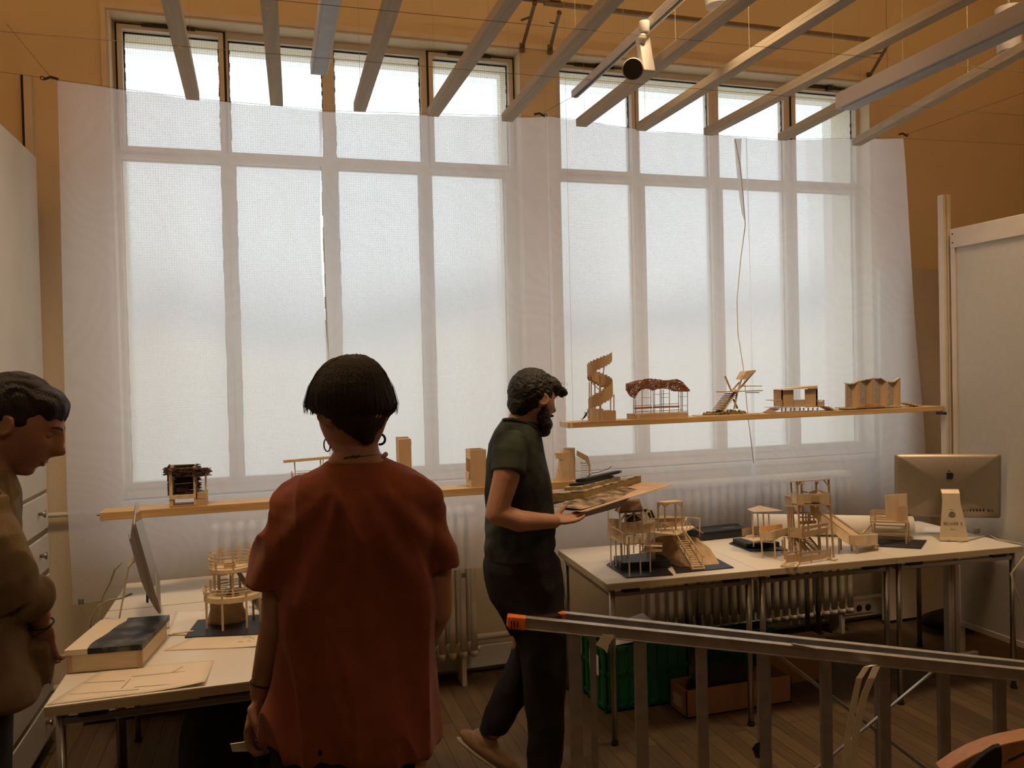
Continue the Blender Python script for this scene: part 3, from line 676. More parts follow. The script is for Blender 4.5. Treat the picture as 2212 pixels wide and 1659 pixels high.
# ------------------------------------------------------------ box with stained lid, papers (left table)
def quad_prism(pts, h): return MB().prism(pts, (0, 0, h))
bx = thing('wooden_box', atz(250, 1420, .741), 'pale wooden box with black marbled lid at the front left of the left table', 'box')
b0, b1, b2 = atz(148, 1454, .743), atz(305, 1441, .743), atz(361, 1376, .743); b3 = b0+(b2-b1)
cB_ = (b0+b2)/2
quad_prism([b0, b1, b2, b3], .060).build('box_body', M_box, bx)
for p in (b0, b1): 
    MB().box(p+Vector((0, 0, .03))+(cB_-p).normalized()*.006, (.016, .014, .0605)).build('corner_strip', M_ply, bx)
def ex_(p, f, z): q = cB_+(p-cB_)*f; return Vector((q.x, q.y, z))
l0, l1, l2, l3 = [ex_(p, 1.07, .8035) for p in (b0, b1, b2, b3)]
quad_prism([l0, l1, l2, l3], .018).build('lid', M_paper2, bx, bevel=.001)
M_marble = mat('black_marbling', (.012, .014, .018), .35, scale=14, detail=8, col2=(.17, .17, .16), contrast=(.45, .72))
k = []
for t in range(9): k.append(l0.lerp(l3, t/8)+(l1-l0)*(.26+.06*random.random()+(.05 if t < 4 else .12)*(t/8)))
k = [Vector((p.x, p.y, .8030)) for p in k]
f1 = l1+(l1-l0).normalized()*.0006; f2 = l2+(l1-l0).normalized()*.0006
dn = (l0-l3).normalized()*.0006
MB().prism([Vector((k[0].x, k[0].y, .8030))+dn, Vector((f1.x, f1.y, .8030))+dn, Vector((f2.x, f2.y, .8030))]+k[::-1], (0, 0, .0190)).build('marbled_lid_face', M_marble, bx)
def sheet(name, pts, z, m, label, curl=.0, grp=None, n=10):
    P = [atz(px, py, z) for px, py in pts]
    def fn(u, v):
        p = P[0].lerp(P[1], u).lerp(P[3].lerp(P[2], u), v); p.z = z+.001+curl*(max(0, u-.55)/.45)**2*(1-v)**2+.0006*math.sin(u*5+v*4)
        return p
    o = MB().grid(fn, n, n).build(name, m, smooth=True, solid=.0006); tag(o, label, 'paper', grp); return o
pA = sheet('drawing_sheet', [(100, 1524), (443, 1481), (462, 1427), (225, 1446)], .7405, M_paper2, 'large drawing sheet with faint lines at the front left corner of the left table', .012)
M_line = mat('pencil_line', (.42, .36, .29), .8)
for a_, b_ in (((150, 1500), (300, 1489)), ((262, 1487), (282, 1466)), ((290, 1484), (370, 1478)), ((285, 1461), (400, 1450)), ((180, 1475), (270, 1470)), ((372, 1452), (395, 1440))):
    MB().bar(atz(*a_, .7428), atz(*b_, .7428), .0022, .0006).build('pencil_line', M_line, pA)
sheet('drawing_sheet', [(354, 1406), (560, 1398), (580, 1362), (430, 1372)], .7405, M_paper2, 'drawing sheet with a dark sketch in front of the round balsa gazebo', .004)
sheet('drawing_sheet', [(362, 1372), (440, 1372), (470, 1318), (380, 1320)], .742, M_paper, 'white sheet behind the box, left of the round balsa gazebo')
sheet('drawing_sheet', [(395, 1352), (600, 1340), (620, 1305), (445, 1312)], .7405, M_paper, 'white sheet lying under the round balsa gazebo')
o = MB(); q = atz(395, 1368, .743); o.box(q+Vector((0, 0, .003)), (.075, .012, .005), .05); tag(o.build('paper_offcut', M_bal), 'thin wood offcut lying right of the marbled box', 'offcut')
sk = MB()
for t in range(14):
    p = atz(515+60*random.random(), 1376+12*random.random(), .7432); sk.bar(p, p+Vector((random.uniform(-.03, .03), random.uniform(-.01, .02), 0)), .002, .0006)
sk.build('pencil_sketch', M_line, bpy.data.objects['drawing_sheet.001'])
# red and white packet
rp = atz(568, 1312, .741); rr_ = thing('crumpled_packet', rp, 'red and white printed packet beside the round gazebo, half behind the red shirt', 'packet')
def pk(u, v):
    a = u*2*math.pi; r = .05*math.sin(math.pi*v)**.6*(1+.12*math.sin(5*a)+.08*math.sin(9*v+3*a)); return Vector((rp.x+r*math.cos(a)*1.1, rp.y+r*math.sin(a)*.8, rp.z+.085*v))
MB().grid(pk, 30, 14).build('wrapper', M_paper, rr_, smooth=True)
for a0, z0, z1 in ((-1.9, .35, .55), (-1.5, .6, .75), (-1.2, .3, .5), (-1.35, .78, .88), (-2.2, .62, .78)):
    MB().grid(lambda u, v: (lambda q: q+(q-Vector((rp.x, rp.y, q.z))).normalized()*.0012)(pk((a0+.32*u)/(2*math.pi) % 1, z0+(z1-z0)*v)), 4, 4).build('red_patch', M_redp, rr_)

# ------------------------------------------------------------ black box, paper roll, white paper (right table)
q0, q1, q2 = atz(1512, 1169, .743), atz(1607, 1153, .743), atz(1622, 1140, .743)
cc = at(1560, 1145, 3.97); kb = thing('black_box', cc, 'flat black box lying behind the rock model against the curtain', 'box')
e0 = atz(1517, 1168, .743); e1 = atz(1611, 1158, .743); e2 = e1+Vector((.03, .135, 0)); e3 = e0+Vector((-.02, .135, 0))
quad_prism([e0, e1, e2, e3], .036).build('box_body', M_blk, kb, bevel=.002)
quad_prism([ex2+Vector((0, 0, .0365)) for ex2 in (e0+Vector((-.003, -.003, 0)), e1+Vector((.003, -.003, 0)), e2, e3)], .010).build('box_lid', M_blk, kb, bevel=.001)
MB().bar(e0.lerp(e1, .55)+Vector((0, .05, .047)), e0.lerp(e1, .85)+Vector((0, .05, .047)), .012, .0008).build('label_strip', M_alu2, kb)
tb0 = atz(1978, 1162, .741)+Vector((0, .02, .058)); tb1 = Vector((2.62, 4.02, .741+.058))
tr_ = thing('paper_roll', (tb0+tb1)/2-Vector((0, 0, .058)), 'large white paper roll lying behind the wooden tower, open end facing right', 'paper roll')
ax = (tb0-tb1).normalized(); n_ = 30
rg = [[], [], [], []]
u_ = ax.cross(Vector((0, 0, 1))).normalized(); v_ = u_.cross(ax)
for t in range(n_):
    a = 2*math.pi*t/n_; d = u_*math.cos(a)+v_*math.sin(a)
    rg[0].append(tb1+d*.0565); rg[1].append(tb0+d*.0565); rg[2].append(tb0+d*.053); rg[3].append(tb1+d*.053)
MB().loft(rg+[rg[0]], False).build('rolled_sheet', M_paper, tr_, smooth=True)
sp_ = MB(); pts = [tb0-ax*.004+(u_*math.cos(a)+v_*math.sin(a))*(.053-.006*a/8) for a in [k*.35 for k in range(24)]]
sp_.tube(pts, .0007, 5).build('inner_layer', M_paper2, tr_)
sheet('white_sheet', [(1992, 1152), (2052, 1152), (2080, 1140), (1998, 1138)], .7405, M_paper, 'white sheet under the stand of the rear-facing computer')
# ------------------------------------------------------------ architectural models
MODEL = 'architectural models'
def model(name, loc, label): return thing(name, loc, label, 'architectural model')
def pb(root, name, m, segs, w_, h=None):
    b = MB()
    for s in segs: b.bar(at(*s[0]), at(*s[1]), w_, h)
    return b.build(name, m, root)
def posts(root, m, specs, zfoot, w_, name='post'):
    # specs: (px_foot, Y, py_top[, px_top])
    for s in specs:
        px, Y, pt = s[:3]; a = xz(px, zfoot, Y); b = at(s[3] if len(s) > 3 else px, pt, Y)
        MB().bar(a, b, w_).build(name, m, root)
ZR = 1.4345; ZLs = 1.1405; ZTb = .7405
# --- upper shelf 1: spiral stair tower
YS = 3.86
r = model('spiral_tower_model', xz(1298, ZR, YS), 'tall balsa spiral stair tower model at the left end of the upper shelf')
cx_ = xz(1298, ZR, YS); RADI = .064
N = 62
wall = MB(); tre = MB()
for i in range(N):
    t = i/(N-1)*1.42; a = math.pi+2*math.pi*t
    z0 = ZR+.052+.178*t; hgt = .062+.012*math.sin(t*3)
    if t > 1.25: z0 += (t-1.25)*.03
    if t > 1.2: hgt *= 1-(t-1.2)*.6
    st_ = int(i/2)*2/(N-1)*1.42; z0 = ZR+.050+.180*st_
    c = Vector((cx_.x+RADI*math.cos(a), cx_.y+RADI*.9*math.sin(-a) if False else cx_.y+RADI*.9*math.sin(a), 0))
    wall.box((c.x, c.y, z0+hgt/2), (.0025, 2*math.pi*RADI*1.42/N*1.12, hgt), a)
    if i % 2 == 0 and t < 1.2:
        tre.box((cx_.x+RADI*.72*math.cos(a), cx_.y+RADI*.62*math.sin(a), z0+.012), (RADI*.55, .013, .0022), a)
wall.build('spiral_wall', M_ply, r); tre.build('stair_tread', M_ply, r)
posts(r, M_ply, [(1273, 3.81, 825), (1277, 3.89, 812), (1296, 3.80, 868), (1319, 3.82, 862), (1326, 3.87, 852), (1285, 3.92, 822)], ZR, .0045)
MB().bar(xz(1297, ZR, 3.86), at(1296, 812, 3.86), .008).build('central_column', M_ply, r)
pb(r, 'brace', M_ply, [((1276, 825, 3.81), (1298, 845, 3.84)), ((1297, 850, 3.80), (1324, 835, 3.82)), ((1300, 842, 3.80), (1324, 842, 3.82)), ((1274, 822, 3.83), (1290, 830, 3.89))], .003)
arc = []
for k in range(15):
    a = math.radians(100+170*k/14); arc.append(Vector((cx_.x-.012+.056*math.cos(a), cx_.y+.056*math.sin(a), ZR)))
MB().loft([arc, [p+Vector((0, 0, .062)) for p in arc], [p+Vector((.003, 0, .062)) for p in arc], [p+Vector((.003, 0, 0)) for p in arc]], False, False).build('curved_base_wall', M_bal, r)
a0 = xz(1300, ZR, 3.81); a1 = xz(1331, ZR, 3.81)
MB().bb(a0.x, a1.x, 3.81, 3.90, ZR, ZR+.050).build('base_block', M_ply, r)
MB().bar(at(1303, 768, 3.84), at(1306, 785, 3.84), .005).bar(at(1306, 785, 3.84), at(1303, 808, 3.84), .004).build('upper_stringer', M_ply, r)
# figurine
fp = xz(1257, ZR, 3.83); fg = thing('miniature_figure', fp, 'tiny dark leaning figurine left of the spiral tower on the upper shelf', 'figurine')
b = MB(); b.ell(at(1270, 887, 3.83), (.0035, .0035, .0045), None, 10, 8); b.tube([at(1269, 890, 3.83), at(1266, 895, 3.83), at(1262, 902, 3.83)], [.003, .0055, .0045], 10)
b.tube([at(1262, 901, 3.83), at(1258, 906, 3.83)], [.004, .002], 8); b.tube([at(1267, 892, 3.83), at(1263, 890, 3.83), at(1262, 894, 3.83)], .0015, 6); b.tube([at(1266, 896, 3.825), at(1272, 903, 3.825), at(1275, 902, 3.825)], .0012, 6)
b.tube([at(1258, 906, 3.83), at(1254, 903, 3.83)], .001, 6)
b.build('body', M_blk, fg, smooth=True); MB().tube([fp, at(1258, 905, 3.83)], .0028, 8).build('stand', M_bal, fg)
# --- upper shelf 2: woven roof pavilion
r = model('woven_roof_model', xz(1425, ZR, YS), 'pavilion model with wavy brown woven roof on thin posts, second on the upper shelf')
a0, a1 = xz(1371, ZR, 3.81), xz(1486, ZR, 3.81)
MB().bb(a0.x, a1.x, 3.805, 3.905, ZR, ZR+.026).build('platform', M_ply, r)
MB().bb(a0.x+.012, a0.x+.026, 3.8035, 3.81, ZR+.002, ZR+.024).build('pale_inlay', M_bal, r)
posts(r, M_sticks, [(1369, 3.815, 862), (1373, 3.89, 864), (1387, 3.815, 840), (1406, 3.815, 840), (1411, 3.89, 845), (1414, 3.815, 842), (1426, 3.815, 840), (1429, 3.89, 842), (1433, 3.89, 842), (1446, 3.815, 838), (1466, 3.815, 842), (1471, 3.89, 842), (1474, 3.89, 842), (1485, 3.815, 842)], ZR+.02, .0026)
pb(r, 'bench_rail', M_sticks, [((1368, 877, 3.815), (1407, 875, 3.815)), ((1411, 876, 3.87), (1428, 874, 3.87)), ((1430, 873, 3.815), (1467, 872, 3.815)), ((1371, 890, 3.83), (1474, 885, 3.83)), ((1470, 888, 3.89), (1485, 888, 3.89))], .0028)
for s_ in (((1371, 882, 3.82), (1408, 880, 3.82)), ((1411, 880, 3.87), (1427, 879, 3.87)), ((1430, 879, 3.82), (1467, 878, 3.82))): pb(r, 'bench_seat', M_sticks, [s_], .010, .009)
pb(r, 'cross_bar', M_sticks, [((1386, 859, 3.815), (1405, 859, 3.815)), ((1414, 852, 3.815), (1427, 852, 3.815)), ((1427, 859, 3.82), (1446, 858, 3.82)), ((1430, 851, 3.82), (1446, 850, 3.82)), ((1467, 857, 3.83), (1485, 857, 3.83)), ((1471, 876, 3.87), (1485, 876, 3.87))], .0022)
top = [(1352, 829), (1364, 825), (1380, 821), (1400, 818), (1412, 818), (1425, 820), (1440, 822), (1452, 820), (1462, 819), (1474, 824), (1482, 834), (1490, 842)]
bot = [(1352, 843), (1360, 856), (1372, 862), (1376, 842), (1400, 840), (1408, 845), (1420, 840), (1440, 838), (1452, 845), (1470, 846), (1482, 846), (1490, 845)]
def roofpt(u, v, d):
    k = min(10, int(u*11)); f = u*11-k
    tx, ty = [top[k][i]*(1-f)+top[k+1][i]*f for i in (0, 1)]; bx_, by = [bot[k][i]*(1-f)+bot[k+1][i]*f for i in (0, 1)]
    return at(tx+(bx_-tx)*v, ty+(by-ty)*v, 3.86+d)
rf = MB(); rnd = random.Random(3)
for i in range(1500):
    u, v, s = rnd.random(), rnd.random(), rnd.uniform(.05, .13); d = rnd.uniform(-.055, .055)*(1 if True else 0)
    du = rnd.uniform(-s, s); dv = rnd.uniform(-.3, .3)
    p = roofpt(u, v*.95, d*(.4+.6*v)); q = roofpt(min(1, max(0, u+du)), min(1, max(0, v+dv)), d*(.4+.6*v)+rnd.uniform(-.02, .02))
    rf.bar(p, q, .0018)
rf.build('woven_roof', M_sticks, r)
# --- upper shelf 3: lookout over moss
r = model('lookout_model', xz(1568, ZR, YS), 'angular lookout stair model rising from a mossy base, middle of the upper shelf')
a0, a1 = xz(1505, ZR, 3.815), xz(1640, ZR, 3.815)
MB().prism([(a0.x, 3.812, ZR), (a1.x, 3.812, ZR), (a1.x-.03, 3.915, ZR), (a0.x+.03, 3.915, ZR)], (0, 0, .003)).build('card_base', M_card, r)
ms = MB(); rnd = random.Random(5)
c = xz(1566, ZR, 3.86)
for i in range(230):
    u = rnd.uniform(-1, 1); v = rnd.uniform(-1, 1)*math.sqrt(1-u*u); h = .022*math.sqrt(max(0, 1-u*u*.9))*(1-.4*abs(v))
    s = rnd.uniform(.004, .009)
    ms.ell((c.x+u*.128, c.y+v*.042, ZR+.003+rnd.random()*h), (s, s*rnd.uniform(.7, 1), s*rnd.uniform(.7, 1.1)), None, 6, 4)
ms.build('moss', M_moss, r)
for i in range(10):
    t = i/9; p = at(1556+26*t, 884-34*t, 3.86)
    MB().box(p+Vector((-.008, 0, 0)), (.052, .05, .005)).build('stair_tread', M_ply, r)
pb(r, 'stringer', M_ply, [((1560, 886, 3.86), (1590, 842, 3.86))], .008, .012)
MB().prism([at(1547, 848, 3.82), at(1648, 845, 3.82), at(1648, 845, 3.90), at(1547, 848, 3.90)], (0, 0, .006)).build('deck', M_ply, r)
pb(r, 'strut', M_ply, [((1566, 812, 3.83), (1580, 845, 3.86)), ((1604, 811, 3.84), (1593, 848, 3.84)), ((1586, 884, 3.84), (1592, 850, 3.84)), ((1593, 882, 3.88), (1584, 862, 3.86)), ((1580, 845, 3.88), (1597, 826, 3.88)), ((1588, 850, 3.86), (1632, 800, 3.86))], .007)
pb(r, 'deck_rail', M_ply, [((1596, 834, 3.89), (1646, 834, 3.89))], .003, .005)
MB().prism([at(1602, 820, 3.83), at(1612, 802, 3.83), at(1632, 799, 3.84), at(1615, 819, 3.84)], (0, .06, .0)).build('tilted_panel', M_bal, r)
pb(r, 'dark_edge', M_blk2, [((1612, 848, 3.815), (1640, 848, 3.815))], .004)
# --- upper shelf 4: house with open frame
r = model('stepped_house_model', xz(1728, ZR, YS), 'boxy plywood house model with steps both sides, fourth on the upper shelf')
def pl(px0, px1, py0, py1, y0, y1, nm, m):
    a, b = at(px0, py1, y0), at(px1, py0, y0); return MB().bb(a.x, b.x, y0, y1, a.z, b.z).build(nm, m, r)
pl(1675, 1782, 877, 881, 3.81, 3.91, 'floor_slab', M_ply)
pl(1688, 1714, 842, 878, 3.83, 3.835, 'wall_panel', M_ply); pl(1740, 1766, 840, 880, 3.83, 3.835, 'wall_panel', M_ply)
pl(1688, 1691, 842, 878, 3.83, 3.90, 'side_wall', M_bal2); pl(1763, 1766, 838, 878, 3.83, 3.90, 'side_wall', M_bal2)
pl(1714, 1740, 863, 879, 3.83, 3.834, 'low_wall', M_card)
MB().prism([at(1688, 841, 3.815), at(1766, 833, 3.815), at(1766, 839, 3.815)], (0, .09, 0)).build('roof', M_bal, r)
for a_, b_ in ((1675, 1690), (1767, 1781)):
    pl(a_, b_, 864, 866, 3.815, 3.90, 'balcony_rail', M_ply); pl(a_, a_+1.5, 865, 880, 3.815, 3.82, 'balcony_post', M_ply); pl(b_-1.5, b_, 865, 880, 3.815, 3.82, 'balcony_post', M_ply)
    pl(a_+2, b_-2, 867, 877, 3.817, 3.819, 'screen', M_card)
for px in (1689, 1697, 1708, 1716, 1728, 1736, 1746, 1756, 1766): posts(r, M_ply, [(px, 3.82, 881)], ZR, .006, 'stilt')
for s_, d_ in ((1675, -1), (1778, 1)):
    for k_ in range(5):
        p = xz(s_+d_*(2+3.4*k_), ZR+.022-.0047*k_, 3.85); MB().box(p, (.022, .07, .004)).build('step', M_ply, r)
# --- upper shelf 5: folded screen pavilion
r = model('folded_screen_model', xz(1890, ZR, YS), 'long pavilion model with zigzag roof and mesh screens, rightmost on the upper shelf')
ridge = [(1826, 828), (1841, 829), (1858, 822), (1886, 817), (1904, 817), (1917, 825), (1931, 825), (1943, 816)]
M_mesh = mat('pale_gauze', (.40, .35, .30), .8, var=.2, scale=60)
for (xa, ya), (xb, yb) in zip(ridge, ridge[1:]):
    MB().prism([at(xa, ya, 3.812), at(xb, yb, 3.812), at(xb, yb, 3.90)+Vector((-.012, 0, 0)), at(xa, ya, 3.90)+Vector((-.012, 0, 0))], (0, 0, .003)).build('roof_panel', M_bal, r)
def ryd(px):
    for (xa, ya), (xb, yb) in zip(ridge, ridge[1:]):
        if px <= xb: return ya+(yb-ya)*(px-xa)/(xb-xa)
    return 816
fpx = [1827, 1841, 1856, 1872, 1886, 1902, 1916, 1931, 1944]
for i, px in enumerate(fpx):
    YY = 3.812 if i % 2 == 0 else 3.83
    MB().bar(xz(px, ZR+.010, YY), at(px, ryd(px), YY), .006, .004).build('frame_post', M_ply, r)
    if i < len(fpx)-1:
        px2 = fpx[i+1]; Y2 = 3.83 if i % 2 == 0 else 3.812
        MB().prism([xz(px+1, ZR+.014, YY+.001), xz(px2-1, ZR+.014, Y2+.001), at(px2-1, ryd(px2)+1, Y2+.001), at(px+1, ryd(px)+1, YY+.001)], (0, .001, 0)).build('gauze_screen', M_mesh if i % 2 == 0 else M_ply, r)
a0, a1 = xz(1827, ZR, 3.812), xz(1946, ZR, 3.812)
MB().bb(a0.x, a1.x, 3.81, 3.905, ZR+.006, ZR+.011).build('floor_slab', M_ply, r)
for px in (1828, 1866, 1905, 1944): p = xz(px, ZR, 3.85); MB().bb(p.x-.01, p.x+.02, 3.82, 3.90, ZR, ZR+.006).build('skid', M_ply, r)
MB().prism([xz(1850, ZR+.011, 3.808), xz(1868, ZR+.030, 3.808), xz(1893, ZR+.032, 3.808), xz(1912, ZR+.011, 3.808)], (0, .006, 0)).build('ramp_side', M_bal2, r)
for k_ in range(5):
    p = xz(1950+7*k_, ZR+.024-.005*k_, 3.855); MB().box(p, (.034, .07, .004)).build('step', M_ply, r)
    MB().bar((p.x, 3.83, ZR), (p.x, 3.83, p.z), .004).build('step_support', M_ply, r)

# --- lower shelf: twig hut
YL = 3.865
r = model('twig_hut_model', xz(400, ZLs, YL), 'small hut model covered in dark twigs, leftmost on the lower shelf')
def bxp(px0, px1, py0, py1, y0, y1, nm, m):
    a, b = at(px0, py1, y0), at(px1, py0, y0); return MB().bb(a.x, b.x, y0, y1, a.z, b.z).build(nm, m, r)
a0, a1, a2 = xz(366, ZLs, 3.81), xz(424, ZLs, 3.81), xz(447, ZLs, 3.81)
for x in (a0.x, a1.x-.01):
    for y in (3.82, 3.90): MB().bb(x, x+.014, y-.005, y+.005, ZLs, ZLs+.125*.98+.05).build('corner_post', M_bal, r)
MB().bb(a0.x, a1.x, 3.812, 3.908, ZLs+.034, ZLs+.050).build('floor_beam', M_bal, r)
MB().bb(a0.x, a1.x, 3.812, 3.908, ZLs, ZLs+.006).build('sill', M_bal2, r)
MB().bb(a1.x, a2.x, 3.815, 3.905, ZLs+.03, ZLs+.055).build('porch_block', M_ply, r); MB().bb(a1.x, a2.x, 3.812, 3.905, ZLs, ZLs+.028).build('porch_base', M_ply, r)
posts(r, M_bal, [(444, 3.82, 1023)], ZLs, .006); posts(r, M_bal, [(445, 3.90, 1023)], ZLs, .006)
rnd = random.Random(11)
tw = MB()
for i in range(280):
    z = ZLs+.05+.125*rnd.random(); x0 = a0.x-.012*rnd.random()-.002; side = rnd.random()
    if side < .45:   y = 3.905+rnd.uniform(-.004, .004); tw.bar((x0, y, z), (a1.x+rnd.uniform(-.01, .02), y, z+rnd.uniform(-.006, .006)), .0032)
    elif side < .7: tw.bar((a0.x-.004, 3.815-rnd.random()*.01, z), (a0.x-.004, 3.91, z+rnd.uniform(-.005, .005)), .0032)
    else: tw.bar((a1.x+.002, 3.812-rnd.random()*.012, z), (a1.x+.002, 3.91, z+rnd.uniform(-.005, .005)), .0032)
tw.build('twig_wall', M_twig, r)
tr2 = MB()
for i in range(420):
    p = at(360+88*rnd.random(), 1011+16*rnd.random(), 3.80+.12*rnd.random()); l = rnd.uniform(.02, .055); t = rnd.uniform(-1.5, 1.5)
    tr2.bar(p-Vector((l*math.cos(t), l*math.sin(t), rnd.uniform(-.004, .004)))/2, p+Vector((l*math.cos(t), l*math.sin(t), 0))/2, .0032)
tr2.build('twig_roof', M_twig, r)
bxp(372, 418, 1028, 1031, 3.812, 3.816, 'lintel', M_bal)
ns = MB()
for i in range(60):
    a = rnd.random()*6.28; c = xz(392, ZLs+.062, 3.85); q = .03
    ns.bar(c+Vector((q*math.cos(a), q*.7*math.sin(a), rnd.random()*.02)), c+Vector((q*math.cos(a+1.2), q*.7*math.sin(a+1.2), rnd.random()*.02)), .002)
ns.build('twig_nest', M_twig, r)
# --- lower shelf: rail frame behind red shirt
r = model('open_frame_model', xz(690, ZLs, YL), 'open balsa frame model, partly hidden by the left shoulder of the red shirt')
pb(r, 'top_beam', M_bal, [((612, 997, 3.84), (716, 988, 3.84))], .02, .012)
pb(r, 'raking_beam', M_bal, [((716, 988, 3.84), (722, 1000, 3.84))], .014, .01)
posts(r, M_bal, [(642, 3.84, 997, 636), (694, 3.84, 992, 692), (699, 3.87, 992, 698), (630, 3.83, 1018), (633, 3.89, 1022), (598, 3.84, 1057), (740, 3.86, 1030)], ZLs, .0055)
pb(r, 'thin_rail', M_bal, [((640, 1018, 3.84), (700, 1015, 3.84)), ((641, 1023, 3.86), (700, 1019, 3.86)), ((643, 1030, 3.84), (720, 1026, 3.84))], .003)
a0, a1 = xz(592, ZLs, 3.82), xz(770, ZLs, 3.82)
MB().bb(a0.x, a1.x, 3.82, 3.91, ZLs, ZLs+.006).build('base_board', M_ply, r)
# --- lower shelf: slim tower
r = model('slim_tower_model', xz(874, ZLs, YL), 'slim tall plywood tower model rising above the right shoulder of the red shirt')
def blk(px0, px1, ptop, y0, y1, nm, m, zb=ZLs):
    a = xz(px0, zb, y0); b = at(px1, ptop, y0); return MB().bb(a.x, b.x, y0, y1, zb, b.z).build(nm, m, r)
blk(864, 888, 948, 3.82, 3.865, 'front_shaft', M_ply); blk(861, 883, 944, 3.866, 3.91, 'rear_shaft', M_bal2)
blk(862.5, 864, 950, 3.822, 3.906, 'side_panel', M_card, 1.33); blk(887.4, 889, 953, 3.818, 3.84, 'edge_fin', M_bal, 1.36)
# --- lower shelf: boxy tower
r = model('box_tower_model', xz(1028, ZLs, YL), 'boxy light wood tower model between the red shirt and the green shirt')
a0, a1 = xz(1018, ZLs, 3.81), xz(1052, ZLs, 3.81); zt_ = at(1030, 972, 3.81).z; a2 = xz(1006, ZLs, 3.905)
MB().bb(a0.x, a1.x, 3.81, 3.815, ZLs, zt_).build('front_wall', M_ply, r)
zz = (ZLs, ZLs+.035, ZLs+.068, ZLs+.135, zt_)
MB().bb(a0.x, a0.x+.004, 3.815, 3.91, zz[0], zz[1]).build('side_wall', M_bal, r); MB().bb(a0.x-.006, a0.x+.004, 3.83, 3.90, zz[1], zz[2]).build('side_box', M_bal, r)
MB().bb(a0.x, a0.x+.004, 3.815, 3.91, zz[3], zz[4]).build('side_wall', M_bal, r)
for y in (3.83, 3.87, 3.905): MB().bb(a0.x, a0.x+.004, y-.003, y+.003, zz[2], zz[3]).build('mullion', M_bal2, r)
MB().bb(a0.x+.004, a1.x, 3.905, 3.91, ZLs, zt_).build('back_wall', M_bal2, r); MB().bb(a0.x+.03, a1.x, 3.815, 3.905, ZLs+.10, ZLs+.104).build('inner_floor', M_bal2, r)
MB().bb(a1.x-.004, a1.x, 3.815, 3.905, ZLs, zt_).build('side_wall', M_bal, r)
# --- lower shelf: stacked spiral tower with fan
r = model('fan_stair_model', xz(1232, ZLs, YL), 'curved stair model with a slatted fan, above the books held by the person in green')
c = xz(1222, ZLs, 3.865)
for i in range(15):
    z = ZLs+.010*i; a = math.radians(200+9*i); rad = .050-.0012*i
    pts = [Vector((c.x+rad*math.cos(a+math.radians(q)), c.y+rad*.8*math.sin(a+math.radians(q)), z)) for q in range(0, 360, 20)]
    pts = [p+Vector((.008*math.cos(a), .008*math.sin(a), 0)) for p in pts]
    MB().prism(pts, (0, 0, .0095)).build('stacked_layer', M_bal, r)
MB().tube([(c.x+.022, c.y, ZLs), (c.x+.022, c.y, ZLs+.160)], .030, 20).build('core', M_ply, r)
tp = at(1217, 985, 3.865)
for i in range(5):
    pts = [Vector((tp.x+(.040+.0015*i)*math.cos(math.radians(q)), tp.y+.034*math.sin(math.radians(q)), tp.z-.012+.0065*i)) for q in range(0, 360, 20)]
    MB().prism(pts, (0, 0, .006)).build('crown_layer', M_bal, r)
for i in range(9):
    t = i/8; q = [at(1246, 973, 3.83+.008*i), at(1270-4*(1-t), 983+3*t, 3.83+.008*i), at(1276, 1005+2*t, 3.83+.008*i), at(1274, 1030, 3.83+.008*i), at(1272, 1030, 3.83+.008*i), at(1272, 1008, 3.83+.008*i), at(1264, 992+2*t, 3.83+.008*i), at(1245, 984, 3.83+.008*i)]
    MB().prism(q, (0, .002, 0)).build('fan_slat', M_ply, r)
for k_ in range(8): MB().bar(at(1254, 1000+5*k_, 3.865), at(1275, 1002+5*k_, 3.865), .003).build('rung', M_bal, r)

# ================= right table, stilt house with thatched roof
def plate(pts, z, h, nm, m, root): return MB().prism([atz(px, py, z) for px, py in pts], (0, 0, h)).build(nm, m, root)
r = model('stilt_house_model', atz(1385, 1225, .741), 'stilt house model with brown thatched roof on a black base, left on the long table')
plate([(1310, 1221), (1353, 1249), (1454, 1243), (1420, 1206), (1330, 1209)], .741, .004, 'black_base', M_blk, r)
plate([(1326, 1216), (1342, 1232), (1448, 1226), (1420, 1206)], .7452, .034, 'black_plinth', M_blk, r)
zb = .745
Yf = 3.42
for px, Y, pt in ((1320, 3.62, 1130), (1331, 3.60, 1135), (1342, 3.56, 1140), (1360, 3.40, 1160), (1384, 3.41, 1165), (1405, 3.44, 1130), (1344, 3.66, 1140), (1356, 3.63, 1140)):
    MB().bar(xz(px, zb, Y), at(px-2, pt, Y), .005).build('stilt', M_bal, r)
MB().prism([at(1315, 1160, 3.64), at(1352, 1178, 3.42), at(1392, 1174, 3.42), at(1400, 1152, 3.62)], (0, 0, .004)).build('deck', M_bal, r)
MB().prism([at(1392, 1186, 3.44), at(1430, 1186, 3.44), at(1432, 1176, 3.60), at(1392, 1176, 3.60)], (0, 0, .010)).build('lower_deck', M_bal, r)
MB().prism([at(1392, 1192, 3.44), at(1430, 1192, 3.44), at(1430, 1181, 3.44), at(1392, 1181, 3.44)], (0, .004, 0)).build('fascia', M_bal, r)
for s in (((1314, 1100, 3.66), (1313, 1160, 3.66)),): pb(r, 'tall_post', M_bal, [s], .005)
MB().prism([at(1316, 1120, 3.66), at(1338, 1121, 3.68), at(1340, 1160, 3.68), at(1316, 1150, 3.66)], (0, .003, 0)).build('wall_panel', M_bal, r)
for k_ in range(9):
    t = k_/8; px = 1322+28*t; Y = 3.64-.22*t; y0 = 1139+14*t
    MB().bar(at(px, y0, Y), at(px, y0+23, Y), .0035).build('baluster', M_bal, r)
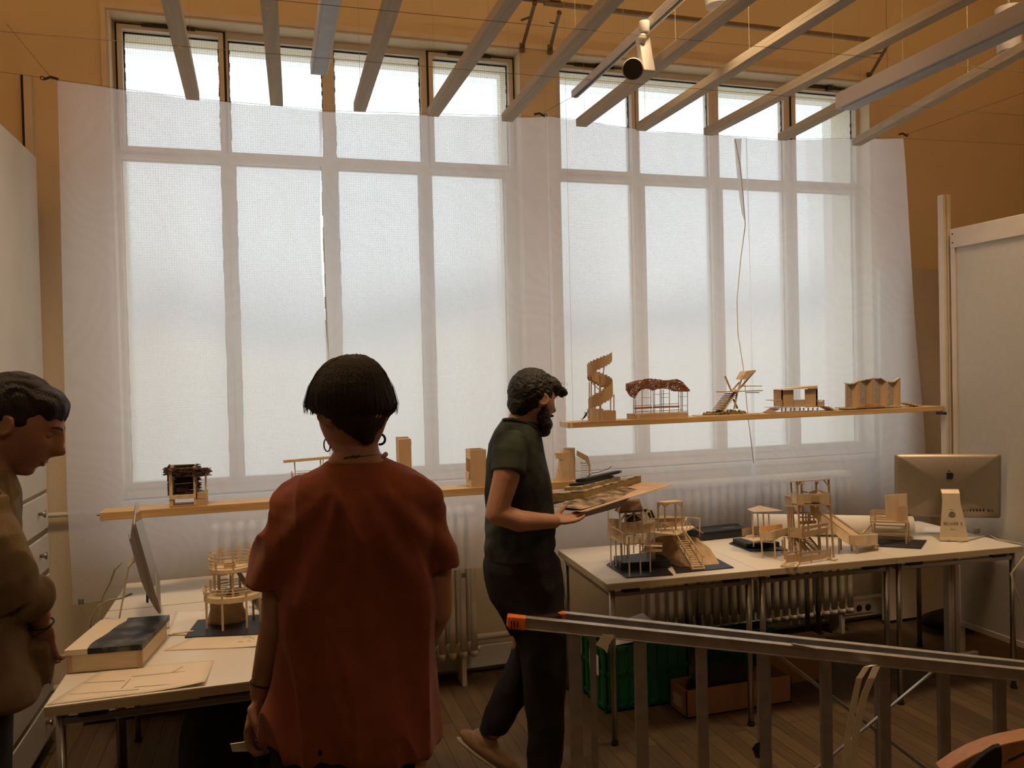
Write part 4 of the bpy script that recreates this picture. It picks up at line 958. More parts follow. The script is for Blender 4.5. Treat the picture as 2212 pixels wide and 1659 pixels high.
pb(r, 'handrail', M_bal, [((1321, 1138, 3.64), (1338, 1146, 3.52)), ((1338, 1146, 3.52), (1349, 1155, 3.43)), ((1349, 1155, 3.43), (1390, 1150, 3.43)), ((1345, 1137, 3.58), (1374, 1137, 3.58)), ((1374, 1138, 3.58), (1400, 1152, 3.46)), ((1368, 1147, 3.47), (1388, 1150, 3.46)), ((1376, 1127, 3.55), (1414, 1120, 3.55)), ((1378, 1134, 3.52), (1414, 1126, 3.52))], .0042)
posts(r, M_bal, [(1349, 3.43, 1155), (1369, 3.44, 1147), (1373, 3.58, 1137), (1388, 3.45, 1150), (1400, 3.46, 1151), (1414, 3.52, 1126)], .84, .0035, 'rail_post')
# house frame
for px, Y in ((1338, 3.60), (1352, 3.50), (1370, 3.50), (1386, 3.51), (1396, 3.56), (1350, 3.66), (1384, 3.66)):
    MB().bar(at(px+2, 1158, Y), at(px, 1106, Y), .0055).build('house_post', M_bal, r)
pb(r, 'roof_beam', M_bal, [((1336, 1108, 3.52), (1388, 1104, 3.50)), ((1336, 1108, 3.66), (1386, 1105, 3.66)), ((1340, 1130, 3.50), (1390, 1128, 3.50))], .006)
pb(r, 'brace', M_bal, [((1354, 1120, 3.495), (1370, 1108, 3.495)), ((1370, 1108, 3.495), (1386, 1120, 3.495)), ((1340, 1124, 3.52), (1352, 1110, 3.52)), ((1342, 1128, 3.52), (1356, 1138, 3.52)), ((1380, 1110, 3.55), (1400, 1128, 3.55))], .006)
th_ = MB()
R4 = [at(1343, 1083, 3.54), at(1380, 1080, 3.56), at(1387, 1103, 3.47), at(1338, 1107, 3.47)]
R5 = [at(1343, 1083, 3.60), at(1380, 1080, 3.60), at(1387, 1100, 3.68), at(1330, 1104, 3.68)]
rnd = random.Random(21)
for Q, sg in ((R4, -1), (R5, 1)):
    th_.prism(Q, (0, 0, .002))
    for i in range(26):
        for j in range(5):
            u = (i+rnd.uniform(-.3, .3))/25; v0 = j/5; v1 = v0+.24
            p = Q[0].lerp(Q[1], u).lerp(Q[3].lerp(Q[2], u), v0)+Vector((0, 0, .004)); q = Q[0].lerp(Q[1], u).lerp(Q[3].lerp(Q[2], u), min(1.04, v1))+Vector((0, 0, .0035))
            th_.bar(p, q, .0042)
th_.prism([R4[0], R5[0], R5[3], R4[3]], (.002, 0, 0)); th_.prism([R4[1], R5[1], R5[2], R4[2]], (-.002, 0, 0)); th_.prism([R4[0], R4[1], R5[1], R5[0]], (0, 0, .004))
th_.build('thatched_roof', M_thatch, r)
pb(r, 'ridge_trim', M_bal, [((1342, 1083, 3.535), (1380, 1079.5, 3.55)), ((1342, 1083, 3.535), (1337, 1107, 3.465))], .004)
# side screen frames with dark glazing
for q in ([(1388, 1100), (1400, 1098), (1394, 1112)], [(1402, 1101), (1408, 1101), (1416, 1119), (1410, 1122)], [(1396, 1108), (1404, 1104), (1408, 1121), (1402, 1120)]):
    P = [at(px, py, 3.58) for px, py in q]; MB().prism(P, (0, .002, 0)).build('dark_pane', M_blk, r)
    f = MB()
    for i in range(len(P)): f.bar(P[i], P[(i+1) % len(P)], .005)
    f.build('pane_frame', M_bal, r)
MB().prism([at(1350, 1112, 3.64), at(1384, 1110, 3.64), at(1386, 1130, 3.64), at(1352, 1132, 3.64)], (0, .003, 0)).build('interior_shade_sheet', M_blk, r)  # black sheet standing in for the shade inside the house
MB().prism([at(1352, 1123, 3.60), at(1384, 1122, 3.60), at(1380, 1131, 3.60), at(1356, 1132, 3.60)], (0, .02, 0)).build('green_infill', mat('dark_green_felt', (.05, .06, .03), .9), r)
MB().prism([at(1342, 1131, 3.56), at(1415, 1129, 3.56), at(1412, 1148, 3.56), at(1342, 1152, 3.56)], (0, .003, 0)).build('back_wall', M_bal, r)
pb(r, 'step', M_bal, [((1382, 1172-0, 3.46), (1396, 1172, 3.46)), ((1384, 1176, 3.45), (1400, 1176, 3.45)), ((1386, 1180, 3.44), (1402, 1180, 3.44))], .012, .003)
pb(r, 'ladder_rung', M_bal, [((1397, 1203+2.6*k_, 3.52), (1416, 1204+2.6*k_, 3.52)) for k_ in range(-3, 2)], .003)

# ================= right table, rock with stairs and gazebo
r = model('rock_stair_model', atz(1515, 1215, .741), 'crumpled brown rock model with long balsa stairs and a small gazebo, on a black base')
plate([(1461, 1239), (1585, 1227), (1540, 1203), (1446, 1211)], .741, .004, 'black_base', M_blk, r)
YR = 3.58
bl_ = [(1418, 1213), (1440, 1216), (1470, 1224), (1490, 1224), (1520, 1221), (1554, 1218)]
top_ = [(1412, 1163), (1428, 1158), (1460, 1156), (1490, 1158), (1508, 1162), (1517, 1172)]
def rock(u, v):
    k = min(4, int(u*5)); f = u*5-k
    B = Vector(bl_[k]).lerp(Vector(bl_[k+1]), f); T = Vector(top_[k]).lerp(Vector(top_[k+1]), f)
    e = v**1.4; px = B.x+(T.x-B.x)*e; py = B.y+(T.y-B.y)*v
    Y = atz(B.x, B.y, .745).y; Y = Y+(3.62-Y)*v**.8
    p = at(px, py, Y); n = noise.noise(p*28)*.012+noise.noise(p*70)*.005
    d = math.sin(math.pi*v) if v > 0 else 0
    return p+Vector((n*.6, n, n*.6))*d
rk = MB().grid(rock, 44, 22)
def rockb(u, v): p = rock(u, 1); q = Vector((p.x, 3.80, .745)); return p.lerp(q, v)
rk.grid(rockb, 44, 6)
rk.prism([rock(0, k_/6) for k_ in range(7)]+[rockb(0, 1)], (.001, 0, 0)); rk.prism([rock(1, k_/6) for k_ in range(7)]+[rockb(1, 1)], (.001, 0, 0))
rk.build('rock', M_rock, r)
MB().prism([at(1400, 1152, 3.52), at(1462, 1158, 3.46), at(1478, 1150, 3.50), at(1500, 1141, 3.58), at(1519, 1153, 3.56), at(1495, 1138, 3.70), at(1405, 1140, 3.70)], (0, 0, .006)).build('deck', M_bal, r)
# flight of stairs
s0, s1 = (1455, 1160), (1497, 1230)
for side in (0, 1):
    dx = 24 if side else 0
    a = at(s0[0]+dx, s0[1]-2*side, 3.52); b = at(s1[0]+dx, s1[1]-1*side, 3.385)
    MB().bar(a, b, .004, .014).build('stringer', M_bal, r)
    h0 = at(1453 if not side else 1474, 1141 if not side else 1140, 3.50); h1 = at(1489 if not side else 1517, 1201, 3.40)
    MB().bar(h0, h1, .005).bar(h1, h1+Vector((.012, -.006, 0)), .005).build('handrail', M_bal, r)
    for t in (0, .33, .66, 1): MB().bar(h0.lerp(h1, t), a.lerp(b, .06+t*.86), .0035).build('rail_post', M_bal, r)
for k_ in range(15):
    t = k_/14; a = at(s0[0]+(s1[0]-s0[0])*t, s0[1]+(s1[1]-s0[1])*t, 3.52-.135*t); b = at(s0[0]+24+(s1[0]-s0[0])*t, s0[1]-1+(s1[1]-s0[1])*t, 3.52-.135*t)
    MB().bar(a+Vector((0, 0, .004)), b+Vector((0, 0, .004)), .012, .003).build('stair_tread', M_bal, r)
# gazebo
pr_ = [(1422, 3.56), (1437, 3.50), (1460, 3.58), (1474, 3.52)]
for (px, Y), pt in zip(pr_, (1085, 1086, 1086, 1085)): MB().bar(at(px, 1146, Y), at(px-1, pt, Y), .0065).build('gazebo_post', M_ply, r)
MB().prism([at(1420, 1085, 3.56), at(1436, 1087, 3.50), at(1474, 1084, 3.52), at(1458, 1082, 3.58)], (0, 0, .004)).build('gazebo_roof', M_bal, r)
pb(r, 'roof_edge', M_ply, [((1420, 1086, 3.56), (1436, 1088, 3.50)), ((1436, 1088, 3.50), (1474, 1085, 3.52))], .006)
pb(r, 'knee_brace', M_ply, [((1422, 1094, 3.56), (1428, 1088, 3.53)), ((1437, 1096, 3.50), (1445, 1088, 3.505)), ((1465, 1088, 3.515), (1473, 1096, 3.52)), ((1430, 1088, 3.52), (1436, 1096, 3.50))], .005)
MB().prism([at(1414, 1120, 3.60), at(1436, 1115, 3.62), at(1480, 1118, 3.60), at(1480, 1137, 3.60), at(1436, 1139, 3.62), at(1414, 1142, 3.60)], (0, .002, 0)).build('clear_screen', M_card, r)
MB().bb(at(1438, 1138, 3.58).x, at(1458, 1138, 3.58).x, 3.58, 3.61, at(1438, 1137, 3.58).z, at(1438, 1130, 3.58).z).build('bench', M_ply, r)
pb(r, 'handrail', M_bal, [((1414, 1120, 3.60), (1436, 1114, 3.62)), ((1436, 1114, 3.62), (1482, 1118, 3.60)), ((1427, 1130, 3.47), (1437, 1130, 3.47)), ((1437, 1130, 3.47), (1453, 1141, 3.50)), ((1482, 1117, 3.60), (1512, 1120, 3.60)), ((1474, 1140, 3.50), (1480, 1125, 3.50)), ((1480, 1125, 3.50), (1483, 1118, 3.60)), ((1402, 1128, 3.50), (1414, 1125, 3.52))], .004)
for a_, b_ in (((1427, 1130, 3.47), (1428, 1150, 3.47)), ((1483, 1118, 3.60), (1484, 1142, 3.60)), ((1512, 1120, 3.58), (1511, 1160, 3.58)), ((1474, 1139, 3.50), (1478, 1156, 3.50)), ((1413, 1126, 3.50), (1414, 1150, 3.50)), ((1490, 1130, 3.58), (1491, 1144, 3.58)), ((1481, 1150, 3.50), (1480, 1165, 3.50))):
    pb(r, 'rail_post', M_bal, [(a_, b_)], .0042)

# ================= flat-roofed shelter with ramp
r = model('shelter_model', atz(1640, 1180, .741), 'small shelter model with flat roof and boxed ramp, on a black plinth')
plate([(1575, 1175), (1620, 1191), (1702, 1189), (1660, 1166), (1590, 1168)], .741, .004, 'black_base', M_blk, r)
plate([(1583, 1172), (1612, 1184), (1684, 1180), (1650, 1166)], .7452, .022, 'black_plinth', M_blk, r)
MB().prism([at(1614, 1101, 3.66), at(1640, 1093, 3.80), at(1692, 1104, 3.80), at(1662, 1106, 3.62), at(1628, 1107, 3.60)], (0, 0, .003)).build('roof', M_card, r)
for px, Y, pt in ((1627, 3.63, 1106), (1638, 3.76, 1100), (1650, 3.77, 1102), (1662, 3.68, 1105)): MB().bar(xz(px+1, .767, Y), at(px-2, pt, Y), .005).build('post', M_bal, r)
MB().prism([at(1602, 1163, 3.66), at(1630, 1171, 3.58), at(1680, 1165, 3.62), at(1650, 1157, 3.76)], (0, 0, .005)).build('deck', M_bal, r)
MB().prism([at(1603, 1142, 3.68), at(1640, 1136, 3.74), at(1640, 1151, 3.74), at(1604, 1158, 3.68)], (0, .003, 0)).build('back_panel', M_card, r)
for px, Y in ((1645, 3.50), (1673, 3.46), (1690, 3.56), (1695, 3.53)): MB().bar(xz(px+2 if px < 1690 else px, .7405, Y), at(px, 1166, Y), .0055).build('ramp_leg', M_bal, r)
MB().prism([at(1641, 1150, 3.52), at(1666, 1149, 3.46), at(1668, 1168, 3.46), at(1643, 1168, 3.52)], (0, .003, 0)).build('front_board', M_bal, r)
MB().prism([at(1666, 1149, 3.46), at(1703, 1139, 3.50), at(1703, 1153, 3.50), at(1668, 1168, 3.46)], (0, .003, 0)).build('side_board', M_bal, r)
MB().prism([at(1641, 1138, 3.60), at(1690, 1132, 3.62), at(1690, 1142, 3.62), at(1641, 1150, 3.60)], (0, .003, 0)).build('far_board', mat('orange_balsa', (.72, .42, .16), .7), r)
MB().prism([at(1641, 1140, 3.60), at(1641, 1150, 3.52), at(1642, 1166, 3.52), at(1641, 1152, 3.60)], (.002, 0, 0)).build('end_board', M_bal, r)
MB().prism([at(1643, 1168, 3.52), at(1668, 1168, 3.46), at(1703, 1153, 3.50), at(1690, 1150, 3.60), at(1645, 1158, 3.60)], (0, 0, .003)).build('ramp_floor', M_bal, r)
pb(r, 'leg_tie', M_bal, [((1648, 1170, 3.50), (1672, 1172, 3.46)), ((1674, 1182, 3.46), (1692, 1186, 3.52))], .003)

# ================= tall tower with stairs
r = model('stair_tower_model', atz(1750, 1215, .741), 'tallest balsa tower model with zigzag stairs and long ramp, centre of the long table')
T = 3.40
tw_ = [(1723, 3.38, 1040, 1721), (1793, 3.38, 1037, 1790), (1711, 3.52, 1042, 1708), (1764, 3.54, 1040, 1762), (1731, 3.54, 1040, 1730)]
for px, Y, pt, p2 in tw_: MB().bar(xz(px+8, .7405, Y), at(p2, pt, Y), .0075).build('corner_post', M_ply, r)
MB().prism([at(1706, 1041, 3.52), at(1720, 1041, 3.37), at(1793, 1036, 3.37), at(1770, 1036, 3.54)], (0, 0, .004)).build('top_frame', M_ply, r)
pb(r, 'knee_brace', M_ply, [((1722, 1052, 3.375), (1728, 1041, 3.375)), ((1780, 1038, 3.375), (1790, 1050, 3.375)), ((1731, 1052, 3.54), (1736, 1041, 3.54)), ((1762, 1050, 3.54), (1768, 1040, 3.54)), ((1725, 1096, 3.375), (1735, 1089, 3.375)), ((1782, 1089, 3.375), (1792, 1098, 3.375)), ((1760, 1106, 3.54), (1768, 1090, 3.54)), ((1716, 1092, 3.45), (1724, 1106, 3.38))], .005)
def panel(q, nm, m, th=.003):
    return MB().prism([at(*c_) for c_ in q], (0, th, 0)).build(nm, m, r)
panel([(1724, 1068, 3.37), (1748, 1067, 3.37), (1748, 1089, 3.37), (1725, 1089, 3.37)], 'parapet_panel', M_bal)
panel([(1749, 1067, 3.37), (1792, 1065, 3.37), (1792, 1088, 3.37), (1749, 1089, 3.37)], 'parapet_panel', M_bal)
panel([(1755, 1070, 3.366), (1770, 1070, 3.366), (1770, 1084, 3.366), (1755, 1084, 3.366)], 'brown_inset', M_ply, .002)
panel([(1710, 1065, 3.52), (1724, 1068, 3.38), (1725, 1089, 3.38), (1711, 1087, 3.52)], 'parapet_panel', M_bal)
panel([(1748, 1063, 3.54), (1762, 1058, 3.54), (1792, 1063, 3.50), (1792, 1075, 3.50), (1748, 1075, 3.54)], 'rear_parapet', M_bal)
panel([(1696, 1070, 3.60), (1710, 1072, 3.56), (1710, 1092, 3.56), (1696, 1089, 3.60)], 'side_box_panel', M_card)
pb(r, 'parapet_cap', M_bal, [((1729, 1061, 3.54), (1745, 1064, 3.54)), ((1710, 1066, 3.52), (1723, 1068, 3.38)), ((1763, 1058, 3.54), (1792, 1065, 3.40)), ((1696, 1070, 3.60), (1710, 1073, 3.55))], .005)
MB().prism([at(1724, 1089, 3.37), at(1793, 1088, 3.37), at(1775, 1085, 3.54), at(1712, 1087, 3.54)], (0, 0, .004)).build('upper_floor', M_ply, r)
pb(r, 'floor_beam', M_ply, [((1724, 1091, 3.37), (1793, 1090, 3.37)), ((1696, 1092, 3.60), (1724, 1094, 3.40)), ((1712, 1107, 3.52), (1764, 1107, 3.54)), ((1725, 1117, 3.40), (1760, 1118, 3.45))], .007)
for px, Y in ((1701, 3.60), (1704, 3.56), (1708, 3.58)): MB().bar(xz(px+4, .7405, Y), at(px, 1092, Y), .006).build('side_box_leg', M_ply, r)
for px, y0, y1 in ((1734, 1110, 1130), (1741, 1110, 1130), (1750, 1108, 1130), (1746, 1110, 1150), (1758, 1092, 1130)): pb(r, 'stud', M_ply, [((px, y0, 3.5), (px, y1, 3.5))], .006)
# mid gallery
for q in ([(1704, 1138, 3.40), (1732, 1142, 3.32), (1732, 1150, 3.32), (1704, 1145, 3.40)], [(1704, 1148, 3.40), (1732, 1152, 3.32), (1732, 1164, 3.32), (1704, 1159, 3.40)], [(1732, 1138, 3.32), (1789, 1129, 3.34), (1789, 1135, 3.34), (1732, 1146, 3.32)], [(1732, 1149, 3.32), (1789, 1139, 3.34), (1789, 1150, 3.34), (1732, 1164, 3.32)], [(1725, 1126, 3.52), (1764, 1124, 3.52), (1764, 1131, 3.52), (1725, 1133, 3.52)]):
    panel(q, 'gallery_board', M_ply)
MB().prism([at(1704, 1158, 3.40), at(1732, 1163, 3.32), at(1789, 1150, 3.34), at(1775, 1146, 3.50), at(1715, 1150, 3.52)], (0, 0, .004)).build('gallery_floor', M_ply, r)
pb(r, 'gallery_post', M_ply, [((1732, 1136, 3.318), (1732, 1165, 3.318)), ((1772, 1132, 3.325), (1772, 1150, 3.325)), ((1704, 1137, 3.398), (1704, 1160, 3.398))], .005)
# stair flights down to the lower landing
for a_, b_ in (((1700, 1160, 3.46), (1722, 1186, 3.38)), ((1737, 1166, 3.36), (1765, 1193, 3.36)), ((1724, 1162, 3.42), (1752, 1192, 3.40)), ((1715, 1158, 3.44), (1742, 1190, 3.40)), ((1748, 1160, 3.38), (1770, 1186, 3.36))):
    pb(r, 'stair_stringer', M_ply, [(a_, b_)], .004, .010)
for k_ in range(10):
    t = k_/9; pb(r, 'stair_tread', M_ply, [((1702+26*t, 1161+26*t, 3.45-.06*t), (1724+26*t, 1162+26*t, 3.42-.05*t))], .008, .0025)
for k_ in range(9):
    t = k_/8; pb(r, 'stair_tread', M_bal2, [((1732+26*t, 1166+24*t, 3.38), (1748+24*t, 1163+24*t, 3.38))], .008, .0025)
for px, Y, pt in ((1696, 3.44, 1160), (1770, 3.42, 1150), (1772, 3.40, 1160), (1788, 3.42, 1150)): MB().bar(xz(px, .7405, Y), at(px-2, pt, Y), .007).build('prop', M_ply, r)
# low front landing with boarded sides
for q in ([(1699, 1193, 3.33), (1727, 1188, 3.33), (1727, 1192, 3.33), (1699, 1197, 3.33)], [(1700, 1200, 3.33), (1727, 1196, 3.33), (1727, 1212, 3.33), (1700, 1216, 3.33)], [(1727, 1194, 3.315), (1794, 1186, 3.335), (1794, 1191, 3.335), (1727, 1199, 3.315)], [(1727, 1203, 3.315), (1794, 1194, 3.335), (1794, 1204, 3.335), (1727, 1216, 3.315)]):
    panel(q, 'landing_board', M_ply)
pb(r, 'landing_post', M_ply, [((1699, 1190, 3.33), (1699, 1217, 3.33)), ((1727, 1190, 3.314), (1727, 1220, 3.314)), ((1753, 1190, 3.32), (1753, 1216, 3.32)), ((1794, 1182, 3.334), (1794, 1210, 3.334))], .005)
for a_, b_ in (((1688, 1222), (1717, 1225)), ((1717, 1225), (1727, 1214)), ((1688, 1222), (1697, 1212)), ((1690, 1219), (1719, 1222))):
    MB().bar(atz(*a_, .747), atz(*b_, .747), .010, .005).build('sloping_board', M_bal, r)
MB().bar(atz(1790, 1206, .745), atz(1806, 1209, .745), .03, .004).build('sloping_board', M_bal, r)
# long ramp descending to the right
MB().prism([at(1750, 1093, 3.50), at(1757, 1092, 3.50), at(1834, 1154, 3.42), at(1834, 1176, 3.40), at(1826, 1172, 3.40), at(1752, 1112, 3.48)], (0, .003, 0)).build('ramp_side_panel', M_bal, r)
MB().prism([at(1795, 1110, 3.56), at(1860, 1153, 3.52), at(1860, 1160, 3.52), at(1795, 1128, 3.56)], (0, .003, 0)).build('ramp_far_panel', M_bal, r)
pb(r, 'ramp_cap', M_paper2, [((1752, 1092, 3.50), (1834, 1154, 3.42)), ((1770, 1091, 3.58), (1858, 1153, 3.52)), ((1834, 1155, 3.42), (1846, 1157, 3.40)), ((1846, 1157, 3.395), (1896, 1155, 3.42)), ((1896, 1155, 3.42), (1880, 1151, 3.52))], .005)
MB().prism([at(1752, 1112, 3.48), at(1828, 1174, 3.40), at(1862, 1160, 3.52), at(1790, 1112, 3.56)], (0, 0, .003)).build('ramp_floor', M_bal, r)
panel([(1834, 1157, 3.42), (1848, 1158, 3.392), (1849, 1179, 3.392), (1834, 1176, 3.42)], 'landing_side', M_bal)
panel([(1848, 1157, 3.39), (1896, 1156, 3.415), (1896, 1176, 3.415), (1849, 1179, 3.39)], 'landing_front', M_bal)
MB().prism([at(1836, 1178, 3.42), at(1848, 1181, 3.385), at(1899, 1178, 3.41), at(1885, 1172, 3.53), at(1850, 1172, 3.53)], (0, 0, .005)).build('landing_floor', M_ply, r)
for px, Y in ((1839, 3.46), (1850, 3.395), (1884, 3.50), (1895, 3.42), (1812, 3.44), (1816, 3.50)): MB().bar(xz(px+1, .7405, Y), at(px, 1176 if px > 1830 else 1160, Y), .006).build('ramp_leg', M_ply, r)
for px in (1773, 1783): pb(r, 'ramp_stud', M_ply, [((px, 1100, 3.57), (px, 1130, 3.57))], .005)
for px in (1803, 1822): pb(r, 'ramp_stud', M_ply, [((px, 1114+(px-1800)*.7, 3.55), (px, 1128+(px-1800)*.8, 3.55))], .005)
# ================= raised cabin
r = model('raised_cabin_model', atz(1935, 1170, .741), 'raised cabin model with slatted railings on a black base, in front of the computer')
plate([(1896, 1163), (1896, 1181), (1990, 1186), (2002, 1168)], .741, .004, 'black_base', M_blk, r)
Yc = 3.50
a = at(1914, 1126, Yc); b = at(1959, 1066, Yc)
MB().bb(a.x, b.x, Yc, Yc+.004, a.z, b.z).build('tall_wall', M_bal, r)
a = at(1940, 1126, Yc-.03); b = at(1960, 1093, Yc-.03); MB().bb(a.x, b.x, Yc-.03, Yc-.027, a.z, b.z).build('low_panel', M_ply, r)
MB().bb(b.x, b.x+.003, Yc-.03, Yc+.06, a.z, b.z).build('side_panel', M_ply, r)
MB().prism([at(1880, 1129, Yc-.04), at(1964, 1131, Yc-.04), at(1962, 1125, Yc+.07), at(1888, 1123, Yc+.07)], (0, 0, .008)).build('floor_slab', M_ply, r)
pb(r, 'slat_rail', M_ply, [((1881, 1104+5.5*k_, Yc-.03), (1914, 1106+5.5*k_, Yc-.03)) for k_ in range(4)], .003, .005)
pb(r, 'slat_rail', M_ply, [((1885, 1102+5.5*k_, Yc+.06), (1914, 1102+5.5*k_, Yc+.06)) for k_ in range(4)], .003, .005)
pb(r, 'rail_post', M_ply, [((1881, 1103, Yc-.03), (1881, 1130, Yc-.03)), ((1885, 1101, Yc+.06), (1886, 1126, Yc+.06)), ((1891, 1102, Yc-.03), (1891, 1128, Yc-.03))], .005)
for px, Y in ((1884, Yc+.06), (1890, Yc-.02), (1958, Yc-.03), (1964, Yc)): MB().bar(xz(px, .7445, Y), at(px-1, 1130, Y), .0065).build('stilt', M_ply, r)
pb(r, 'cross_slat', M_ply, [((1891, 1134+8.5*k_, Yc-.02), (1957, 1137+8.5*k_, Yc-.03)) for k_ in range(3)], .004, .006)
MB().prism([at(1892, 1156, Yc+.05), at(1957, 1160, Yc+.05), at(1957, 1168, Yc+.05), at(1892, 1164, Yc+.05)], (0, .003, 0)).build('lower_board', M_card, r)
pb(r, 'inclined_beam', M_ply, [((1882, 1133, Yc), (1862, 1153, Yc-.02))], .008)

# ================= left table: round two-storey gazebo
r = model('round_gazebo_model', atz(500, 1365, .741), 'round two-storey balsa gazebo model with curved railings, on a black base on the left table')
plate([(399, 1378), (560, 1372), (600, 1352), (575, 1328), (427, 1341)], .7415, .004, 'black_base', M_blk, r)
G = 3.30
def ring(pc, py, Y, rx, ry, w_, h, nm, m, seg=36, a0=0, a1=360):
    c = at(pc, py, Y); b = MB(); pts = [c+Vector((rx*math.cos(math.radians(a0+(a1-a0)*k/seg)), ry*math.sin(math.radians(a0+(a1-a0)*k/seg)), 0)) for k in range(seg+1)]
    for p, q in zip(pts, pts[1:]): b.bar(p, q, w_, h)
    return b.build(nm, m, r)
def disc(pc, py, Y, rx, ry, h, nm, m):
    c = at(pc, py, Y); return MB().prism([c+Vector((rx*math.cos(2*math.pi*k/36), ry*math.sin(2*math.pi*k/36), 0)) for k in range(36)], (0, 0, h)).build(nm, m, r)
YU, YD = 3.34, 3.32
disc(500, 1229, YU, .078, .070, .006, 'upper_floor', M_bal); disc(503, 1288, YD, .102, .082, .007, 'lower_floor', M_bal)
ring(500, 1226, YU, .080, .072, .003, .014, 'upper_fascia', M_bal); ring(503, 1286, YD, .104, .084, .003, .018, 'lower_fascia', M_bal)
for py, rr2 in ((1196, .080), (1203, .083), (1211, .082), (1218, .081)): ring(500, py, YU, rr2, rr2*.88, .0028, .0028, 'upper_hoop', M_bal)
for py, rr2 in ((1262, .108), (1268, .110), (1274, .107)): ring(503, py, YD, rr2, rr2*.8, .0028, .0028, 'lower_hoop', M_bal)
cu_, cd_ = at(500, 1229, YU), at(503, 1288, YD)
for k_ in range(7):
    a = math.radians(20+360*k_/7); p = cu_+Vector((.077*math.cos(a), .069*math.sin(a), 0)); MB().bar(p-Vector((0, 0, .008)), p+Vector((0, 0, .075)), .007, .0045).build('upper_post', M_bal, r)
    a = math.radians(-8+360*k_/7); p = cd_+Vector((.100*math.cos(a), .080*math.sin(a), 0)); MB().bar(Vector((p.x, p.y, .7455)), p+Vector((0, 0, .062)), .008, .006).build('leg_post', M_bal, r)
for k_ in range(5):
    a = math.radians(200+75*k_); p = cu_+Vector((.066*math.cos(a), .058*math.sin(a), 0)); MB().bar(Vector((p.x, p.y, cd_.z)), p, .009, .006).build('storey_post', M_bal, r)
pb(r, 'inner_ladder_rung', M_bal, [((472, 1244+9*k_, 3.38), (492, 1241+9*k_, 3.38)) for k_ in range(4)], .003)
pb(r, 'inner_ladder_rail', M_bal, [((474, 1240, 3.38), (475, 1275, 3.38)), ((497, 1237, 3.38), (498, 1272, 3.38))], .005)
MB().prism([at(505, 1228, 3.36), at(512, 1226, 3.38), at(580, 1330, 3.34), at(568, 1336, 3.32)], (0, .02, .002)).build('grey_stair', mat('grey_stair_card', (.17, .14, .10), .8), r)
def lump(u, v):
    a = u*2*math.pi; rr3 = .075*(1-.35*v)*(1+.12*noise.noise(Vector((math.cos(a)*2, math.sin(a)*2, v*3)))); c = at(492, 1330, 3.38)
    return Vector((c.x+rr3*math.cos(a), c.y+rr3*.7*math.sin(a), .7455+v*(cd_.z-.7455-.001)))
MB().grid(lump, 40, 10).build('rock_core', M_rock, r)
MB().bb(at(484, 1222, YU).x, at(508, 1222, YU).x, YU-.02, YU+.03, cu_.z+.006, cu_.z+.03).build('stair_housing', M_ply, r)
def cone(u, v):
    a = u*2*math.pi; c = cd_; return Vector((c.x+.03*(1-v)*math.cos(a), c.y+.02*(1-v)*math.sin(a)-.02, c.z+.007+.03*v))
MB().grid(cone, 8, 2).build('dark_cone', mat('grey_cone', (.14, .11, .08), .8), r)
# ------------------------------------------------------------ people
def plane_pt(px, py, A, N, off=0):
    d = ray(px, py); t = (A-CAM).dot(N)/d.dot(N); return CAM+d*t+N*off
def sil(rows, A, N, n=36, p=2.4, Lv=None):
    # rows: (py, pxL, pxR, depth[, offset])
    out = []
    for r_ in rows:
        py, l, rr, dep = r_[:4]; off = r_[4] if len(r_) > 4 else 0
        a = plane_pt(l, py, A, N); b = plane_pt(rr, py, A, N); c = (a+b)/2+N*off; u = (b-a)/2; v = N*(dep/2)
        ring_ = []
        for k in range(n):
            t = 2*math.pi*k/n; ct, st_ = math.cos(t), math.sin(t)
            ring_.append(c+u*(math.copysign(abs(ct)**(2/p), ct))+v*(math.copysign(abs(st_)**(2/p), st_)))
        out.append(ring_)
    return MB().loft(out)
def limb(mb, pts, rs, flat=1.0):
    P = []; R_ = []
    for (p, r0), (q, r1) in zip(zip(pts, rs), zip(pts[1:], rs[1:])):
        for k in range(6): P.append(Vector(p).lerp(Vector(q), k/6)); R_.append(r0+(r1-r0)*(k/6))
    P.append(Vector(pts[-1])); R_.append(rs[-1])
    mb.tube(P, R_, 18)
    for p, r0 in zip(pts, rs): mb.ell(p, (r0, r0, r0), None, 16, 10)
    return mb
def blob(name, parts, m, parent=None, voxel=.005, it=6, disp=None, label=None, keep=True):
    mb = MB()
    for p in parts: mb.add(p.v, p.f)
    me = bpy.data.meshes.new('tmp'); me.from_pydata([tuple(v) for v in mb.v], [], mb.f)
    bm = bmesh.new(); bm.from_mesh(me); bmesh.ops.recalc_face_normals(bm, faces=bm.faces); bm.to_mesh(me); bm.free()
    o = bpy.data.objects.new('tmp', me); C.objects.link(o)
    md = o.modifiers.new('r', 'REMESH'); md.mode = 'VOXEL'; md.voxel_size = voxel; md.use_smooth_shade = True
    s = o.modifiers.new('s', 'SMOOTH'); s.iterations = it; s.factor = .5
    bpy.context.view_layer.update()
    nm = bpy.data.meshes.new_from_object(o.evaluated_get(bpy.context.evaluated_depsgraph_get()))
    if disp:
        nr = [v.normal.copy() for v in nm.vertices]
        for v, q in zip(nm.vertices, nr): v.co += q*disp(v.co, q)
    bpy.data.objects.remove(o); bpy.data.meshes.remove(me)
    base = ORG[parent.name] if parent is not None else Vector((0, 0, 0))
    for v in nm.vertices: v.co -= base
    nm.materials.clear(); nm.materials.append(m); nm.name = name
    for p in nm.polygons: p.use_smooth = True
    r = bpy.data.objects.new(name, nm); C.objects.link(r); ORG[r.name] = base
    if parent is not None: r.parent = parent
    return r
def g(x, s): return math.exp(-(x/s)**2)
